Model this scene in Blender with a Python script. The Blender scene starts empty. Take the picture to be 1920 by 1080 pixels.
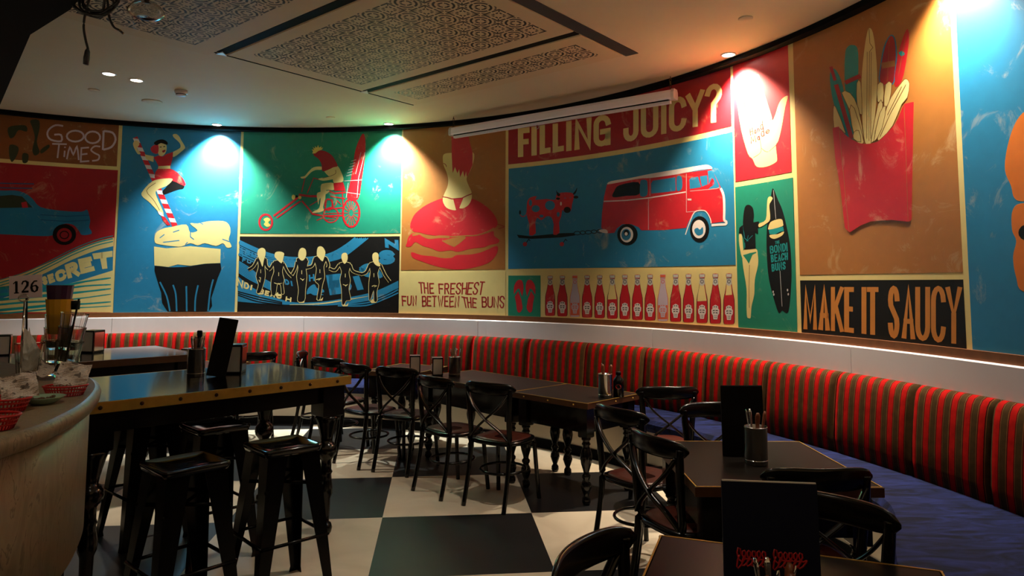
import bpy, bmesh, math, random
from mathutils import Vector, Matrix
from mathutils.geometry import tessellate_polygon
PI = math.pi
random.seed(7)
SC = bpy.context.scene
COL = SC.collection

# ------------------------------------------------------------------ camera
F_PX, PITCH, HOR, ROLL, EYE = 1300.0, math.radians(4.73), 532.0, 0.004, 1.6
CY = HOR - F_PX * math.tan(PITCH)
_f = Vector((0, math.cos(PITCH), math.sin(PITCH)))
_u0 = Vector((0, -math.sin(PITCH), math.cos(PITCH)))
_a = math.atan(ROLL)
_r = Vector((1, 0, 0)) * math.cos(_a) + _u0 * math.sin(_a)
_u = _u0 * math.cos(_a) - Vector((1, 0, 0)) * math.sin(_a)
cam_d = bpy.data.cameras.new('camera')
cam = bpy.data.objects.new('camera', cam_d)
COL.objects.link(cam)
m = Matrix.Identity(4)
for i in range(3):
    m[i][0], m[i][1], m[i][2] = _r[i], _u[i], -_f[i]
m[0][3], m[1][3], m[2][3] = 0, 0, EYE
cam.matrix_world = m
cam_d.sensor_width = 36.0
cam_d.lens = F_PX / 1920 * 36
cam_d.shift_y = -(540 - CY) / 1920
cam_d.clip_start = 0.05
SC.camera = cam

# ------------------------------------------------------------------ world, exposure
w = bpy.data.worlds.new('world')
SC.world = w
w.use_nodes = True
w.node_tree.nodes['Background'].inputs[0].default_value = (1.0, 0.77, 0.50, 1)
# glow from below added to light the ceiling, standing in for the unseen restaurant
_wt = w.node_tree
_g = _wt.nodes.new('ShaderNodeNewGeometry')
_s = _wt.nodes.new('ShaderNodeSeparateXYZ'); _wt.links.new(_g.outputs['Incoming'], _s.inputs[0])
_m = _wt.nodes.new('ShaderNodeMapRange')
_m.inputs[1].default_value, _m.inputs[2].default_value, _m.inputs[3].default_value, _m.inputs[4].default_value = 0.12, 0.30, 0.01, 1.9
_wt.links.new(_s.outputs[2], _m.inputs[0])
_wt.links.new(_m.outputs[0], _wt.nodes['Background'].inputs[1])
SC.view_settings.view_transform = 'Standard'
SC.view_settings.look = 'None'
SC.view_settings.exposure = 0.0
SC.view_settings.gamma = 1.0
SC.view_settings.use_curve_mapping = False

# ------------------------------------------------------------------ helpers
def srgb(r, g, b):
    def f(c):
        c /= 255.0
        return c / 12.92 if c <= 0.04045 else ((c + 0.055) / 1.055) ** 2.4
    return (f(r), f(g), f(b), 1)

def nd(t, kind, **kw):
    n = t.nodes.new(kind)
    for k, v in kw.items():
        setattr(n, k, v)
    return n

def M(name, col, rough=0.5, metal=0.0, var=0.12, scale=8.0, bump=0.0, coat=0.0, spec=0.5, emit=None, estr=0, wear=None):
    """procedural material: base colour broken up by noise, optional scuff marks and bump"""
    mt = bpy.data.materials.new(name)
    mt.use_nodes = True
    t = mt.node_tree
    b = t.nodes['Principled BSDF']
    b.inputs['Roughness'].default_value = rough
    b.inputs['Metallic'].default_value = metal
    b.inputs['Coat Weight'].default_value = coat
    b.inputs['Coat Roughness'].default_value = 0.06
    b.inputs['Specular IOR Level'].default_value = spec
    tc = nd(t, 'ShaderNodeTexCoord')
    nz = nd(t, 'ShaderNodeTexNoise')
    nz.inputs['Scale'].default_value = scale
    nz.inputs['Detail'].default_value = 6
    t.links.new(tc.outputs['Object'], nz.inputs['Vector'])
    mx = nd(t, 'ShaderNodeMix', data_type='RGBA')
    mx.inputs[6].default_value = [c * (1 - var) for c in col[:3]] + [1]
    mx.inputs[7].default_value = [min(1, c * (1 + var)) for c in col[:3]] + [1]
    t.links.new(nz.outputs['Fac'], mx.inputs[0])
    out = mx.outputs[2]
    if wear:
        n2 = nd(t, 'ShaderNodeTexNoise')
        n2.inputs['Scale'].default_value = 3.1
        n2.inputs['Detail'].default_value = 12
        n2.inputs['Roughness'].default_value = 0.72
        n2.inputs['Distortion'].default_value = 1.2
        t.links.new(tc.outputs['Object'], n2.inputs['Vector'])
        rp = nd(t, 'ShaderNodeValToRGB')
        rp.color_ramp.elements[0].position = 0.58
        rp.color_ramp.elements[1].position = 0.74
        t.links.new(n2.outputs['Fac'], rp.inputs[0])
        ml = nd(t, 'ShaderNodeMath', operation='MULTIPLY')
        ml.inputs[1].default_value = 0.5
        t.links.new(rp.outputs[0], ml.inputs[0])
        m2 = nd(t, 'ShaderNodeMix', data_type='RGBA')
        m2.inputs[7].default_value = wear
        t.links.new(ml.outputs[0], m2.inputs[0])
        t.links.new(out, m2.inputs[6])
        out = m2.outputs[2]
    t.links.new(out, b.inputs['Base Color'])
    if bump:
        bp = nd(t, 'ShaderNodeBump')
        bp.inputs['Strength'].default_value = bump
        bp.inputs['Distance'].default_value = 0.01
        t.links.new(nz.outputs['Fac'], bp.inputs['Height'])
        t.links.new(bp.outputs[0], b.inputs['Normal'])
    if emit:
        b.inputs['Emission Color'].default_value = emit
        b.inputs['Emission Strength'].default_value = estr
    return mt

class MB:
    def __init__(self):
        self.v, self.f, self.m, self.sm = [], [], [], []
        self.uv = None
    def add(self, verts, faces, mi=0, smooth=False):
        o = len(self.v)
        self.v += [tuple(p) for p in verts]
        for fc in faces:
            self.f.append([o + i for i in fc]); self.m.append(mi); self.sm.append(smooth)
        return self
    def box(self, c, s, mi=0, rz=0.0, bev=0.0):
        x, y, z = s[0] / 2, s[1] / 2, s[2] / 2
        cr, sr = math.cos(rz), math.sin(rz)
        def P(a, b, d):
            return (c[0] + a * cr - b * sr, c[1] + a * sr + b * cr, c[2] + d)
        if bev <= 0:
            vs = [P(a, b, d) for d in (-z, z) for a, b in ((-x, -y), (x, -y), (x, y), (-x, y))]
            return self.add(vs, [(3, 2, 1, 0), (4, 5, 6, 7), (0, 1, 5, 4), (1, 2, 6, 5), (2, 3, 7, 6), (3, 0, 4, 7)], mi)
        e = min(bev, x, y, z)
        def ring(i, d):
            return [P(a, b, d) for a, b in ((-x + i, -y + i + 0), (x - i, -y + i), (x - i, y - i), (-x + i, y - i))]
        vs = ring(e, -z) + ring(0, -z + e) + ring(0, z - e) + ring(e, z)
        fs = [(3, 2, 1, 0), (12, 13, 14, 15)]
        for k in range(3):
            for j in range(4):
                a, b = k * 4 + j, k * 4 + (j + 1) % 4
                fs.append((a, b, b + 4, a + 4))
        return self.add(vs, fs, mi)
    def prism(self, poly, z0, z1, mi=0, smooth=False):
        n = len(poly)
        a = sum(poly[i][0] * poly[(i + 1) % n][1] - poly[(i + 1) % n][0] * poly[i][1] for i in range(n))
        if a < 0: poly = poly[::-1]
        vs = [(p[0], p[1], z0) for p in poly] + [(p[0], p[1], z1) for p in poly]
        tr = tessellate_polygon([[Vector((p[0], p[1], 0)) for p in poly]])
        fs = []
        for t in tr:
            A, B, C_ = [poly[i] for i in t]
            cr = (B[0] - A[0]) * (C_[1] - A[1]) - (B[1] - A[1]) * (C_[0] - A[0])
            t = tuple(t) if cr > 0 else tuple(t)[::-1]
            fs.append(tuple(n + i for i in t)); fs.append(t[::-1])
        self.add(vs, fs, mi)
        o = len(self.v) - 2 * n
        for i in range(n):
            j = (i + 1) % n
            self.f.append([o + i, o + j, o + n + j, o + n + i]); self.m.append(mi); self.sm.append(smooth)
        return self
    def lathe(self, prof, seg=20, c=(0, 0, 0), mi=0, smooth=True, close=False):
        vs, fs = [], []
        for r, z in prof:
            for k in range(seg):
                a = 2 * PI * k / seg
                vs.append((c[0] + r * math.cos(a), c[1] + r * math.sin(a), c[2] + z))
        n = len(prof)
        for i in range(n - 1):
            for k in range(seg):
                k2 = (k + 1) % seg
                fs.append((i * seg + k, i * seg + k2, (i + 1) * seg + k2, (i + 1) * seg + k))
        if close:
            for k in range(seg):
                k2 = (k + 1) % seg
                fs.append(((n - 1) * seg + k, (n - 1) * seg + k2, k2, k))
        else:
            if prof[0][0] > 1e-5: fs.append(tuple(range(seg))[::-1])
            if prof[-1][0] > 1e-5: fs.append(tuple((n - 1) * seg + k for k in range(seg)))
        return self.add(vs, fs, mi, smooth)
    def tube(self, pts, r, seg=8, mi=0, closed=False, flat=None, up=(0, 0, 1)):
        """sweep along pts; r number or list; flat=(a,b) scales the section along side / up axes"""
        P = [Vector(p) for p in pts]; n = len(P)
        rs = r if isinstance(r, (list, tuple)) else [r] * n
        vs, fs = [], []
        upv = Vector(up)
        for i in range(n):
            if closed: t = P[(i + 1) % n] - P[(i - 1) % n]
            else: t = P[min(i + 1, n - 1)] - P[max(i - 1, 0)]
            t.normalize()
            s = t.cross(upv)
            if s.length < 1e-3: s = t.cross(Vector((1, 0, 0)))
            s.normalize(); q = s.cross(t)
            fa, fb = flat if flat else (1, 1)
            for k in range(seg):
                a = 2 * PI * k / seg
                vs.append(P[i] + s * (rs[i] * fa * math.cos(a)) + q * (rs[i] * fb * math.sin(a)))
        m_ = n if closed else n - 1
        for i in range(m_):
            j = (i + 1) % n
            for k in range(seg):
                k2 = (k + 1) % seg
                fs.append((i * seg + k, i * seg + k2, j * seg + k2, j * seg + k))
        if not closed:
            fs.append(tuple(range(seg))[::-1]); fs.append(tuple((n - 1) * seg + k for k in range(seg)))
        return self.add(vs, fs, mi, True)
    def build(self, name, mats, parent=None, loc=None, rz=0.0):
        me = bpy.data.meshes.new(name)
        me.from_pydata(self.v, [], self.f)
        for mt in (mats if isinstance(mats, (list, tuple)) else [mats]): me.materials.append(mt)
        me.polygons.foreach_set('material_index', self.m)
        me.polygons.foreach_set('use_smooth', self.sm)
        if self.uv:
            l = me.uv_layers.new(name='UVMap')
            for lp in me.loops: l.data[lp.index].uv = self.uv[lp.vertex_index]
        me.update()
        bm = bmesh.new(); bm.from_mesh(me); bmesh.ops.recalc_face_normals(bm, faces=bm.faces); bm.to_mesh(me); bm.free()
        o = bpy.data.objects.new(name, me)
        COL.objects.link(o)
        if parent: o.parent = parent
        if loc: o.location = loc
        o.rotation_euler.z = rz
        return o

def tag(o, label, cat, group=None, kind=None):
    o['label'] = label
    o['category'] = cat
    if group: o['group'] = group
    if kind: o['kind'] = kind
    return o
def struct(o, label=None):
    o['kind'] = 'structure'
    if label: o['label'] = label
    return o
def empty(name, loc, rz=0.0):
    o = bpy.data.objects.new(name, None)
    o.empty_display_size = 0.1
    COL.objects.link(o)
    o.location = loc
    o.rotation_euler.z = rz
    return o
def dup(root, loc, rz=0.0):
    r = root.copy(); COL.objects.link(r); r.location = loc; r.rotation_euler.z = rz
    for ch in list(root.children):
        c = ch.copy(); COL.objects.link(c); c.parent = r
        for g in list(ch.children):
            d = g.copy(); COL.objects.link(d); d.parent = c
    return r

def ray(px, py):
    d = _f + _r * ((px - 960) / F_PX) - _u * ((py - CY) / F_PX)
    return d
def onz(px, py, z):
    d = ray(px, py); t = (z - EYE) / d.z
    return Vector((d.x * t, d.y * t, z))

# ------------------------------------------------------------------ the curved wall line (plan)
WS = 1.05
WCO = [1.2856401548500749, 1.6463771588398688, -2.357199195947726, -4.542322895391372, 7.483858619429101]
def wr(p):
    v = 0
    for c in WCO: v = v * p + c
    return v * WS
_ph = [-0.72 + 1.43 * i / 400 for i in range(401)]
_pt = [Vector((wr(p) * math.sin(p), wr(p) * math.cos(p))) for p in _ph]
_ss = [0.0]
for i in range(400): _ss.append(_ss[-1] + (_pt[i + 1] - _pt[i]).length)
S_END = _ss[-1]
def s_of_phi(p):
    x = (p + 0.72) / 1.43 * 400
    i = max(0, min(399, int(x)))
    return _ss[i] + (_ss[i + 1] - _ss[i]) * (x - i)
def cp(s):
    """point and inward normal of the wall line at arc length s"""
    if s <= 0:
        t = (_pt[1] - _pt[0]).normalized(); p = _pt[0] + t * s
    elif s >= S_END:
        t = (_pt[-1] - _pt[-2]).normalized(); p = _pt[-1] + t * (s - S_END)
    else:
        lo, hi = 0, 400
        while hi - lo > 1:
            mid = (lo + hi) // 2
            if _ss[mid] <= s: lo = mid
            else: hi = mid
        k = (s - _ss[lo]) / (_ss[hi] - _ss[lo])
        p = _pt[lo].lerp(_pt[hi], k)
        a, b = max(0, lo - 3), min(400, hi + 3)
        t = (_pt[b] - _pt[a]).normalized()
    return p, Vector((t.y, -t.x))
def wpt(s, off, z):
    p, n = cp(s)
    return (p.x + n.x * off, p.y + n.y * off, z)
def W(px, py):
    """where the sight line of the survey photo meets the wall: (arc length, height)"""
    d = ray(px, py); p = math.atan2(d.x, d.y)
    t = wr(p) / math.hypot(d.x, d.y)
    return s_of_phi(p), EYE + d.z * t
S_LEFT, S_RIGHT = -2.2, S_END + 2.0
Z_TRIM = EYE - 1.8 / 5.25 * WS     # lower edge of the mural
Z_TOP = EYE + 1.8 * WS             # upper edge of the mural
Z_CEIL = 3.54

def band(mb, s0, s1, prof, step=0.12, mi=0, smooth=False):
    """sweep a closed (off,z) profile along the wall from s0 to s1"""
    n = max(2, int(math.ceil((s1 - s0) / step)) + 1)
    k = len(prof); vs = []; fs = []
    for i in range(n):
        s = s0 + (s1 - s0) * i / (n - 1)
        for o, z in prof: vs.append(wpt(s, o, z))
    for i in range(n - 1):
        for j in range(k):
            j2 = (j + 1) % k
            fs.append((i * k + j, i * k + j2, (i + 1) * k + j2, (i + 1) * k + j))
    fs.append(tuple(range(k))[::-1]); fs.append(tuple((n - 1) * k + j for j in range(k)))
    return mb.add(vs, fs, mi, smooth)

# ------------------------------------------------------------------ paints and materials
CREAM = srgb(226, 202, 132); WEAR = srgb(222, 200, 150)
def paint(name, c): return M(name, c, rough=0.42, var=0.10, scale=14, wear=WEAR)
PC = dict(
    cream=M('mural_cream', CREAM, 0.45, var=0.06, scale=10),
    blue=paint('mural_blue', srgb(34, 120, 160)),
    green=paint('mural_green', srgb(24, 126, 100)),
    teal=paint('mural_teal', srgb(18, 140, 140)),
    red=paint('mural_red', srgb(196, 26, 38)),
    dred=paint('mural_deep_red', srgb(160, 20, 30)),
    tan=paint('mural_tan', srgb(166, 104, 44)),
    brown=paint('mural_brown', srgb(132, 72, 28)),
    black=M('mural_black', srgb(12, 9, 8), 0.5, var=0.2, scale=12, spec=0.25, wear=srgb(46, 36, 30)),
    white=M('mural_white', srgb(226, 214, 208), 0.45, var=0.06, scale=10),
    orange=M('mural_orange', srgb(196, 122, 48), 0.45, var=0.1, scale=12),
    bun=M('mural_bun', srgb(214, 112, 30), 0.45, var=0.12, scale=12),
    lav=M('mural_lavender', srgb(200, 180, 196), 0.45, var=0.06),
    pink=M('mural_pink_orange', srgb(222, 96, 62), 0.45, var=0.06),
    yellow=M('mural_yellow', srgb(222, 190, 90), 0.45, var=0.06),
    dgreen=M('mural_dark_green', srgb(44, 50, 26), 0.5, var=0.1),
    silver=M('mural_silver', srgb(196, 190, 186), 0.45, var=0.06),
    ink=M('mural_dark_ink', srgb(96, 30, 26), 0.5, var=0.1),
    line=M('mural_line_brown', srgb(120, 72, 30), 0.5, var=0.1),
    dblue=M('mural_deep_blue', srgb(10, 84, 130), 0.45, var=0.1),
)

def gloss(name, c, rough=0.22, **k): return M(name, c, rough=rough, var=0.15, **k)
m_black = gloss('black_gloss_paint', srgb(9, 8, 8), 0.2, spec=0.4)
m_blackm = M('black_matt', srgb(6, 6, 6), 0.8, spec=0.1)
m_stool = gloss('black_enamel', srgb(6, 6, 7), 0.1, spec=0.5)
m_stleg = gloss('black_enamel_legs', srgb(5, 5, 6), 0.22, spec=0.2)
m_seatw = M('red_brown_plywood', srgb(66, 25, 16), 0.35, var=0.25, scale=18, spec=0.35)
m_dark = gloss('dark_turned_wood', srgb(8, 7, 7), 0.18, spec=0.45)
m_top = M('dark_laminate', srgb(26, 22, 19), 0.3, var=0.18, scale=30, spec=0.09)
m_bartop = M('polished_dark_top', srgb(10, 10, 10), 0.13, var=0.2, scale=20, coat=0.25)
m_brass = M('aged_brass', srgb(190, 150, 66), 0.45, metal=0.6, var=0.25, scale=22)
m_stud = M('dark_stud', srgb(60, 42, 22), 0.3, metal=0.9)
m_edge = M('wood_edge', srgb(72, 42, 18), 0.4, var=0.25, scale=25)
m_steel = M('brushed_steel', srgb(190, 188, 184), 0.22, metal=1.0, var=0.08, scale=40)
m_chrome = M('chrome', srgb(220, 220, 222), 0.1, metal=1.0, var=0.03)
m_napkin = M('paper_napkin', srgb(226, 222, 216), 0.8, var=0.04)
m_woodh = M('wooden_handle', srgb(120, 66, 36), 0.4, var=0.25, scale=40)
m_navy = M('navy_card', srgb(8, 15, 40), 0.6, var=0.12, spec=0.2)
m_mblack = M('black_card', srgb(5, 5, 6), 0.6, var=0.1, spec=0.2)
m_redink = M('red_foil', srgb(176, 20, 26), 0.4, var=0.08)
m_white = M('white_board', srgb(236, 226, 228), 0.35, var=0.04, scale=5)
m_kick = M('cream_kick_board', srgb(196, 182, 160), 0.3, var=0.08, scale=4)
m_rail = M('brown_wood_rail', srgb(124, 76, 44), 0.4, var=0.3, scale=20)
m_wallc = PC['cream']
m_ceil = M('ceiling_plaster', srgb(205, 188, 158), 0.75, var=0.04, scale=3, bump=0.02)
m_slot = M('black_slot', srgb(8, 8, 8), 0.9, spec=0.1)
m_slotb = M('dark_slot_channel', srgb(52, 52, 54), 0.4)
m_blue = None
m_lens = M('lamp_lens', (1, 1, 1, 1), 0.4, emit=(1, 0.93, 0.82, 1), estr=14)
m_ring = M('white_trim_ring', srgb(220, 214, 204), 0.4)
m_plastic = M('white_plastic', srgb(205, 200, 202), 0.4, var=0.04)
m_screen = M('screen_case_aluminium', srgb(236, 229, 240), 0.4, metal=0.0, var=0.05)
m_redpl = M('red_basket_plastic', srgb(186, 26, 24), 0.3, var=0.1)
m_plate = M('pale_green_glaze', srgb(150, 178, 152), 0.2, var=0.08)
m_food = M('food_scraps', srgb(84, 60, 34), 0.7, var=0.6, scale=60)
m_yel = M('yellow_tumbler', srgb(214, 160, 32), 0.25, var=0.06)
m_pur = M('purple_tumbler', srgb(60, 26, 62), 0.3, var=0.1)
m_cable = M('black_cable', srgb(14, 13, 13), 0.5)

def glass_mat():
    mt = bpy.data.materials.new('clear_glass'); mt.use_nodes = True
    b = mt.node_tree.nodes['Principled BSDF']
    b.inputs['Base Color'].default_value = (0.93, 0.95, 0.93, 1)
    b.inputs['Roughness'].default_value = 0.04
    b.inputs['Transmission Weight'].default_value = 1.0
    b.inputs['IOR'].default_value = 1.3
    return mt
m_glass = glass_mat()

def mt_nodes(name):
    mt = bpy.data.materials.new(name); mt.use_nodes = True
    return mt, mt.node_tree, mt.node_tree.nodes['Principled BSDF']
def mth(t, op, a, b=None, c=None):
    n = nd(t, 'ShaderNodeMath', operation=op)
    for i, x in enumerate((a, b, c)):
        if x is None: continue
        if isinstance(x, (int, float)): n.inputs[i].default_value = x
        else: t.links.new(x, n.inputs[i])
    return n.outputs[0]
def mixc(t, fac, a, b):
    n = nd(t, 'ShaderNodeMix', data_type='RGBA')
    if isinstance(fac, (int, float)): n.inputs[0].default_value = fac
    else: t.links.new(fac, n.inputs[0])
    for i, x in ((6, a), (7, b)):
        if isinstance(x, tuple): n.inputs[i].default_value = x
        else: t.links.new(x, n.inputs[i])
    return n.outputs[2]

def floor_mat():
    mt, t, b = mt_nodes('checker_vinyl')
    tc = nd(t, 'ShaderNodeTexCoord')
    mp = nd(t, 'ShaderNodeMapping', vector_type='TEXTURE')
    mp.inputs['Location'].default_value = (-0.88, 4.90, 0)
    mp.inputs['Rotation'].default_value = (0, 0, math.radians(6.0))
    mp.inputs['Scale'].default_value = (1.03, 1.0, 1)
    t.links.new(tc.outputs['Object'], mp.inputs['Vector'])
    sp = nd(t, 'ShaderNodeSeparateXYZ'); t.links.new(mp.outputs[0], sp.inputs[0])
    fx = mth(t, 'FLOOR', sp.outputs[0]); fy = mth(t, 'FLOOR', sp.outputs[1])
    par = mth(t, 'PINGPONG', mth(t, 'ADD', fx, fy), 1.0)
    nz = nd(t, 'ShaderNodeTexNoise'); nz.inputs['Scale'].default_value = 2.2; nz.inputs['Detail'].default_value = 8
    nz.inputs['Distortion'].default_value = 0.8
    t.links.new(tc.outputs['Object'], nz.inputs['Vector'])
    cr = mixc(t, nz.outputs['Fac'], srgb(176, 160, 136), srgb(236, 222, 200))
    bk = mixc(t, nz.outputs['Fac'], srgb(12, 12, 13), srgb(32, 32, 34))
    c = mixc(t, par, cr, bk)
    t.links.new(c, b.inputs['Base Color'])
    b.inputs['Roughness'].default_value = 0.42
    b.inputs['Specular IOR Level'].default_value = 0.28
    return mt
def marble_mat():
    mt, t, b = mt_nodes('marble')
    tc = nd(t, 'ShaderNodeTexCoord')
    mp = nd(t, 'ShaderNodeMapping'); mp.inputs['Scale'].default_value = (4.2, 4.2, 1.1); mp.inputs['Rotation'].default_value = (0.12, 0.1, 0.5)
    t.links.new(tc.outputs['Object'], mp.inputs[0])
    nz = nd(t, 'ShaderNodeTexNoise'); nz.inputs['Scale'].default_value = 2.6; nz.inputs['Detail'].default_value = 9; nz.inputs['Distortion'].default_value = 1.6
    t.links.new(mp.outputs[0], nz.inputs['Vector'])
    rp = nd(t, 'ShaderNodeValToRGB')
    e = rp.color_ramp.elements
    e[0].position = 0.40; e[0].color = srgb(132, 116, 92)
    e[1].position = 0.62; e[1].color = srgb(124, 110, 86)
    for p, c in ((0.485, (140, 124, 98)), (0.50, (100, 86, 66)), (0.515, (142, 126, 100))):
        k = e.new(p); k.color = srgb(*c)
    t.links.new(nz.outputs['Fac'], rp.inputs[0])
    t.links.new(rp.outputs[0], b.inputs['Base Color'])
    b.inputs['Roughness'].default_value = 0.42
    b.inputs['Specular IOR Level'].default_value = 0.3
    return mt
def stripe_mat():
    mt, t, b = mt_nodes('striped_velvet')
    uv = nd(t, 'ShaderNodeUVMap')
    sp = nd(t, 'ShaderNodeSeparateXYZ'); t.links.new(uv.outputs[0], sp.inputs[0])
    x = mth(t, 'FRACT', mth(t, 'DIVIDE', sp.outputs[0], 0.094))
    rp = nd(t, 'ShaderNodeValToRGB'); rp.color_ramp.interpolation = 'CONSTANT'
    e = rp.color_ramp.elements
    RED, OL, TAN, DK = srgb(168, 18, 14), srgb(70, 50, 27), srgb(124, 74, 40), srgb(60, 18, 12)
    e[0].position = 0; e[0].color = RED
    e[1].position = 0.40; e[1].color = DK
    for p, c in ((0.45, TAN), (0.49, OL), (0.89, TAN), (0.94, DK)):
        k = e.new(p); k.color = c
    t.links.new(x, rp.inputs[0])
    tc = nd(t, 'ShaderNodeTexCoord')
    nz = nd(t, 'ShaderNodeTexNoise'); nz.inputs['Scale'].default_value = 22; nz.inputs['Detail'].default_value = 6
    t.links.new(tc.outputs['Object'], nz.inputs['Vector'])
    mr = nd(t, 'ShaderNodeMapRange'); mr.inputs[1].default_value = 0.3; mr.inputs[2].default_value = 0.7; mr.inputs[3].default_value = 0.75; mr.inputs[4].default_value = 1.1
    t.links.new(nz.outputs['Fac'], mr.inputs[0])
    hs = nd(t, 'ShaderNodeHueSaturation')
    t.links.new(mr.outputs[0], hs.inputs['Value']); t.links.new(rp.outputs[0], hs.inputs['Color'])
    t.links.new(hs.outputs[0], b.inputs['Base Color'])
    b.inputs['Roughness'].default_value = 0.85
    b.inputs['Specular IOR Level'].default_value = 0.06
    return mt
def perf_mat():
    """fretwork panel: alternating cells of broken rings and of nested diamonds"""
    mt, t, b = mt_nodes('fretwork_panel')
    uv = nd(t, 'ShaderNodeUVMap')
    sp = nd(t, 'ShaderNodeSeparateXYZ'); t.links.new(uv.outputs[0], sp.inputs[0])
    U, V = sp.outputs[0], sp.outputs[1]          # in cells
    par = mth(t, 'PINGPONG', mth(t, 'ADD', mth(t, 'FLOOR', U), mth(t, 'FLOOR', V)), 1.0)
    x = mth(t, 'SUBTRACT', mth(t, 'FRACT', U), 0.5); y = mth(t, 'SUBTRACT', mth(t, 'FRACT', V), 0.5)
    ax, ay = mth(t, 'ABSOLUTE', x), mth(t, 'ABSOLUTE', y)
    r = mth(t, 'SQRT', mth(t, 'ADD', mth(t, 'MULTIPLY', x, x), mth(t, 'MULTIPLY', y, y)))
    gap = mth(t, 'GREATER_THAN', mth(t, 'MINIMUM', ax, ay), 0.035)
    dg = mth(t, 'GREATER_THAN', mth(t, 'ABSOLUTE', mth(t, 'SUBTRACT', ax, ay)), 0.04)
    def ringm(v, a, w): return mth(t, 'LESS_THAN', mth(t, 'ABSOLUTE', mth(t, 'SUBTRACT', v, a)), w)
    A = mth(t, 'ADD', mth(t, 'MULTIPLY', ringm(r, 0.40, 0.048), gap), mth(t, 'MULTIPLY', ringm(r, 0.20, 0.045), dg))
    A = mth(t, 'ADD', A, mth(t, 'MULTIPLY', ringm(r, 0.58, 0.04), dg))
    d1 = mth(t, 'ADD', ax, ay); mxm = mth(t, 'MAXIMUM', ax, ay)
    B = mth(t, 'ADD', mth(t, 'MULTIPLY', ringm(mxm, 0.42, 0.042), gap), mth(t, 'MULTIPLY', ringm(mxm, 0.20, 0.045), mth(t, 'MULTIPLY', gap, dg)))
    B = mth(t, 'ADD', B, mth(t, 'MULTIPLY', mth(t, 'LESS_THAN', mth(t, 'ABSOLUTE', mth(t, 'SUBTRACT', ax, ay)), 0.04), mth(t, 'MULTIPLY', mth(t, 'GREATER_THAN', mxm, 0.26), mth(t, 'LESS_THAN', mxm, 0.37))))
    pat = mth(t, 'ADD', mth(t, 'MULTIPLY', A, mth(t, 'SUBTRACT', 1.0, par)), mth(t, 'MULTIPLY', B, par))
    # the pattern stops at the panel's plain margin; second UV-like limits are held in attribute 'inside'
    at = nd(t, 'ShaderNodeAttribute'); at.attribute_name = 'inside'
    pat = mth(t, 'MINIMUM', mth(t, 'MULTIPLY', pat, mth(t, 'GREATER_THAN', at.outputs['Fac'], 0.5)), 1.0)
    c = mixc(t, pat, srgb(202, 180, 146), srgb(16, 10, 8))
    t.links.new(c, b.inputs['Base Color'])
    b.inputs['Roughness'].default_value = 0.7
    return mt
def newsprint_mat():
    mt, t, b = mt_nodes('newsprint_paper')
    uv = nd(t, 'ShaderNodeUVMap')
    sp = nd(t, 'ShaderNodeSeparateXYZ'); t.links.new(uv.outputs[0], sp.inputs[0])
    v = mth(t, 'FRACT', mth(t, 'MULTIPLY', sp.outputs[1], 16))
    ln = mth(t, 'GREATER_THAN', v, 0.55)
    nz = nd(t, 'ShaderNodeTexNoise'); nz.inputs['Scale'].default_value = 40
    t.links.new(uv.outputs[0], nz.inputs['Vector'])
    n2 = nd(t, 'ShaderNodeTexNoise'); n2.inputs['Scale'].default_value = 3.2
    t.links.new(uv.outputs[0], n2.inputs['Vector'])
    ln = mth(t, 'MULTIPLY', mth(t, 'MULTIPLY', ln, mth(t, 'GREATER_THAN', nz.outputs['Fac'], 0.46)), 0.65)
    blot = mth(t, 'GREATER_THAN', n2.outputs['Fac'], 0.59)
    f = mth(t, 'MAXIMUM', ln, mth(t, 'MULTIPLY', blot, 0.8))
    t.links.new(mixc(t, f, srgb(222, 208, 196), srgb(60, 50, 48)), b.inputs['Base Color'])
    b.inputs['Roughness'].default_value = 0.7
    return mt
def velvet_mat():
    mt, t, b = mt_nodes('blue_velvet')
    tc = nd(t, 'ShaderNodeTexCoord')
    mp = nd(t, 'ShaderNodeMapping'); mp.inputs['Scale'].default_value = (2.2, 7.0, 4.0); mp.inputs['Rotation'].default_value = (0, 0, 0.35)
    t.links.new(tc.outputs['Object'], mp.inputs[0])
    nz = nd(t, 'ShaderNodeTexNoise'); nz.inputs['Scale'].default_value = 1.8; nz.inputs['Detail'].default_value = 10; nz.inputs['Distortion'].default_value = 1.4; nz.inputs['Roughness'].default_value = 0.65
    t.links.new(mp.outputs[0], nz.inputs['Vector'])
    rp = nd(t, 'ShaderNodeValToRGB'); e = rp.color_ramp.elements
    e[0].position = 0.38; e[0].color = srgb(3, 7, 30)
    e[1].position = 0.70; e[1].color = srgb(28, 38, 92)
    t.links.new(nz.outputs['Fac'], rp.inputs[0]); t.links.new(rp.outputs[0], b.inputs['Base Color'])
    b.inputs['Roughness'].default_value = 0.75
    b.inputs['Specular IOR Level'].default_value = 0.15
    return mt
m_blue = velvet_mat()
m_floor, m_marble, m_stripe, m_perf, m_news = floor_mat(), marble_mat(), stripe_mat(), perf_mat(), newsprint_mat()

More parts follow.
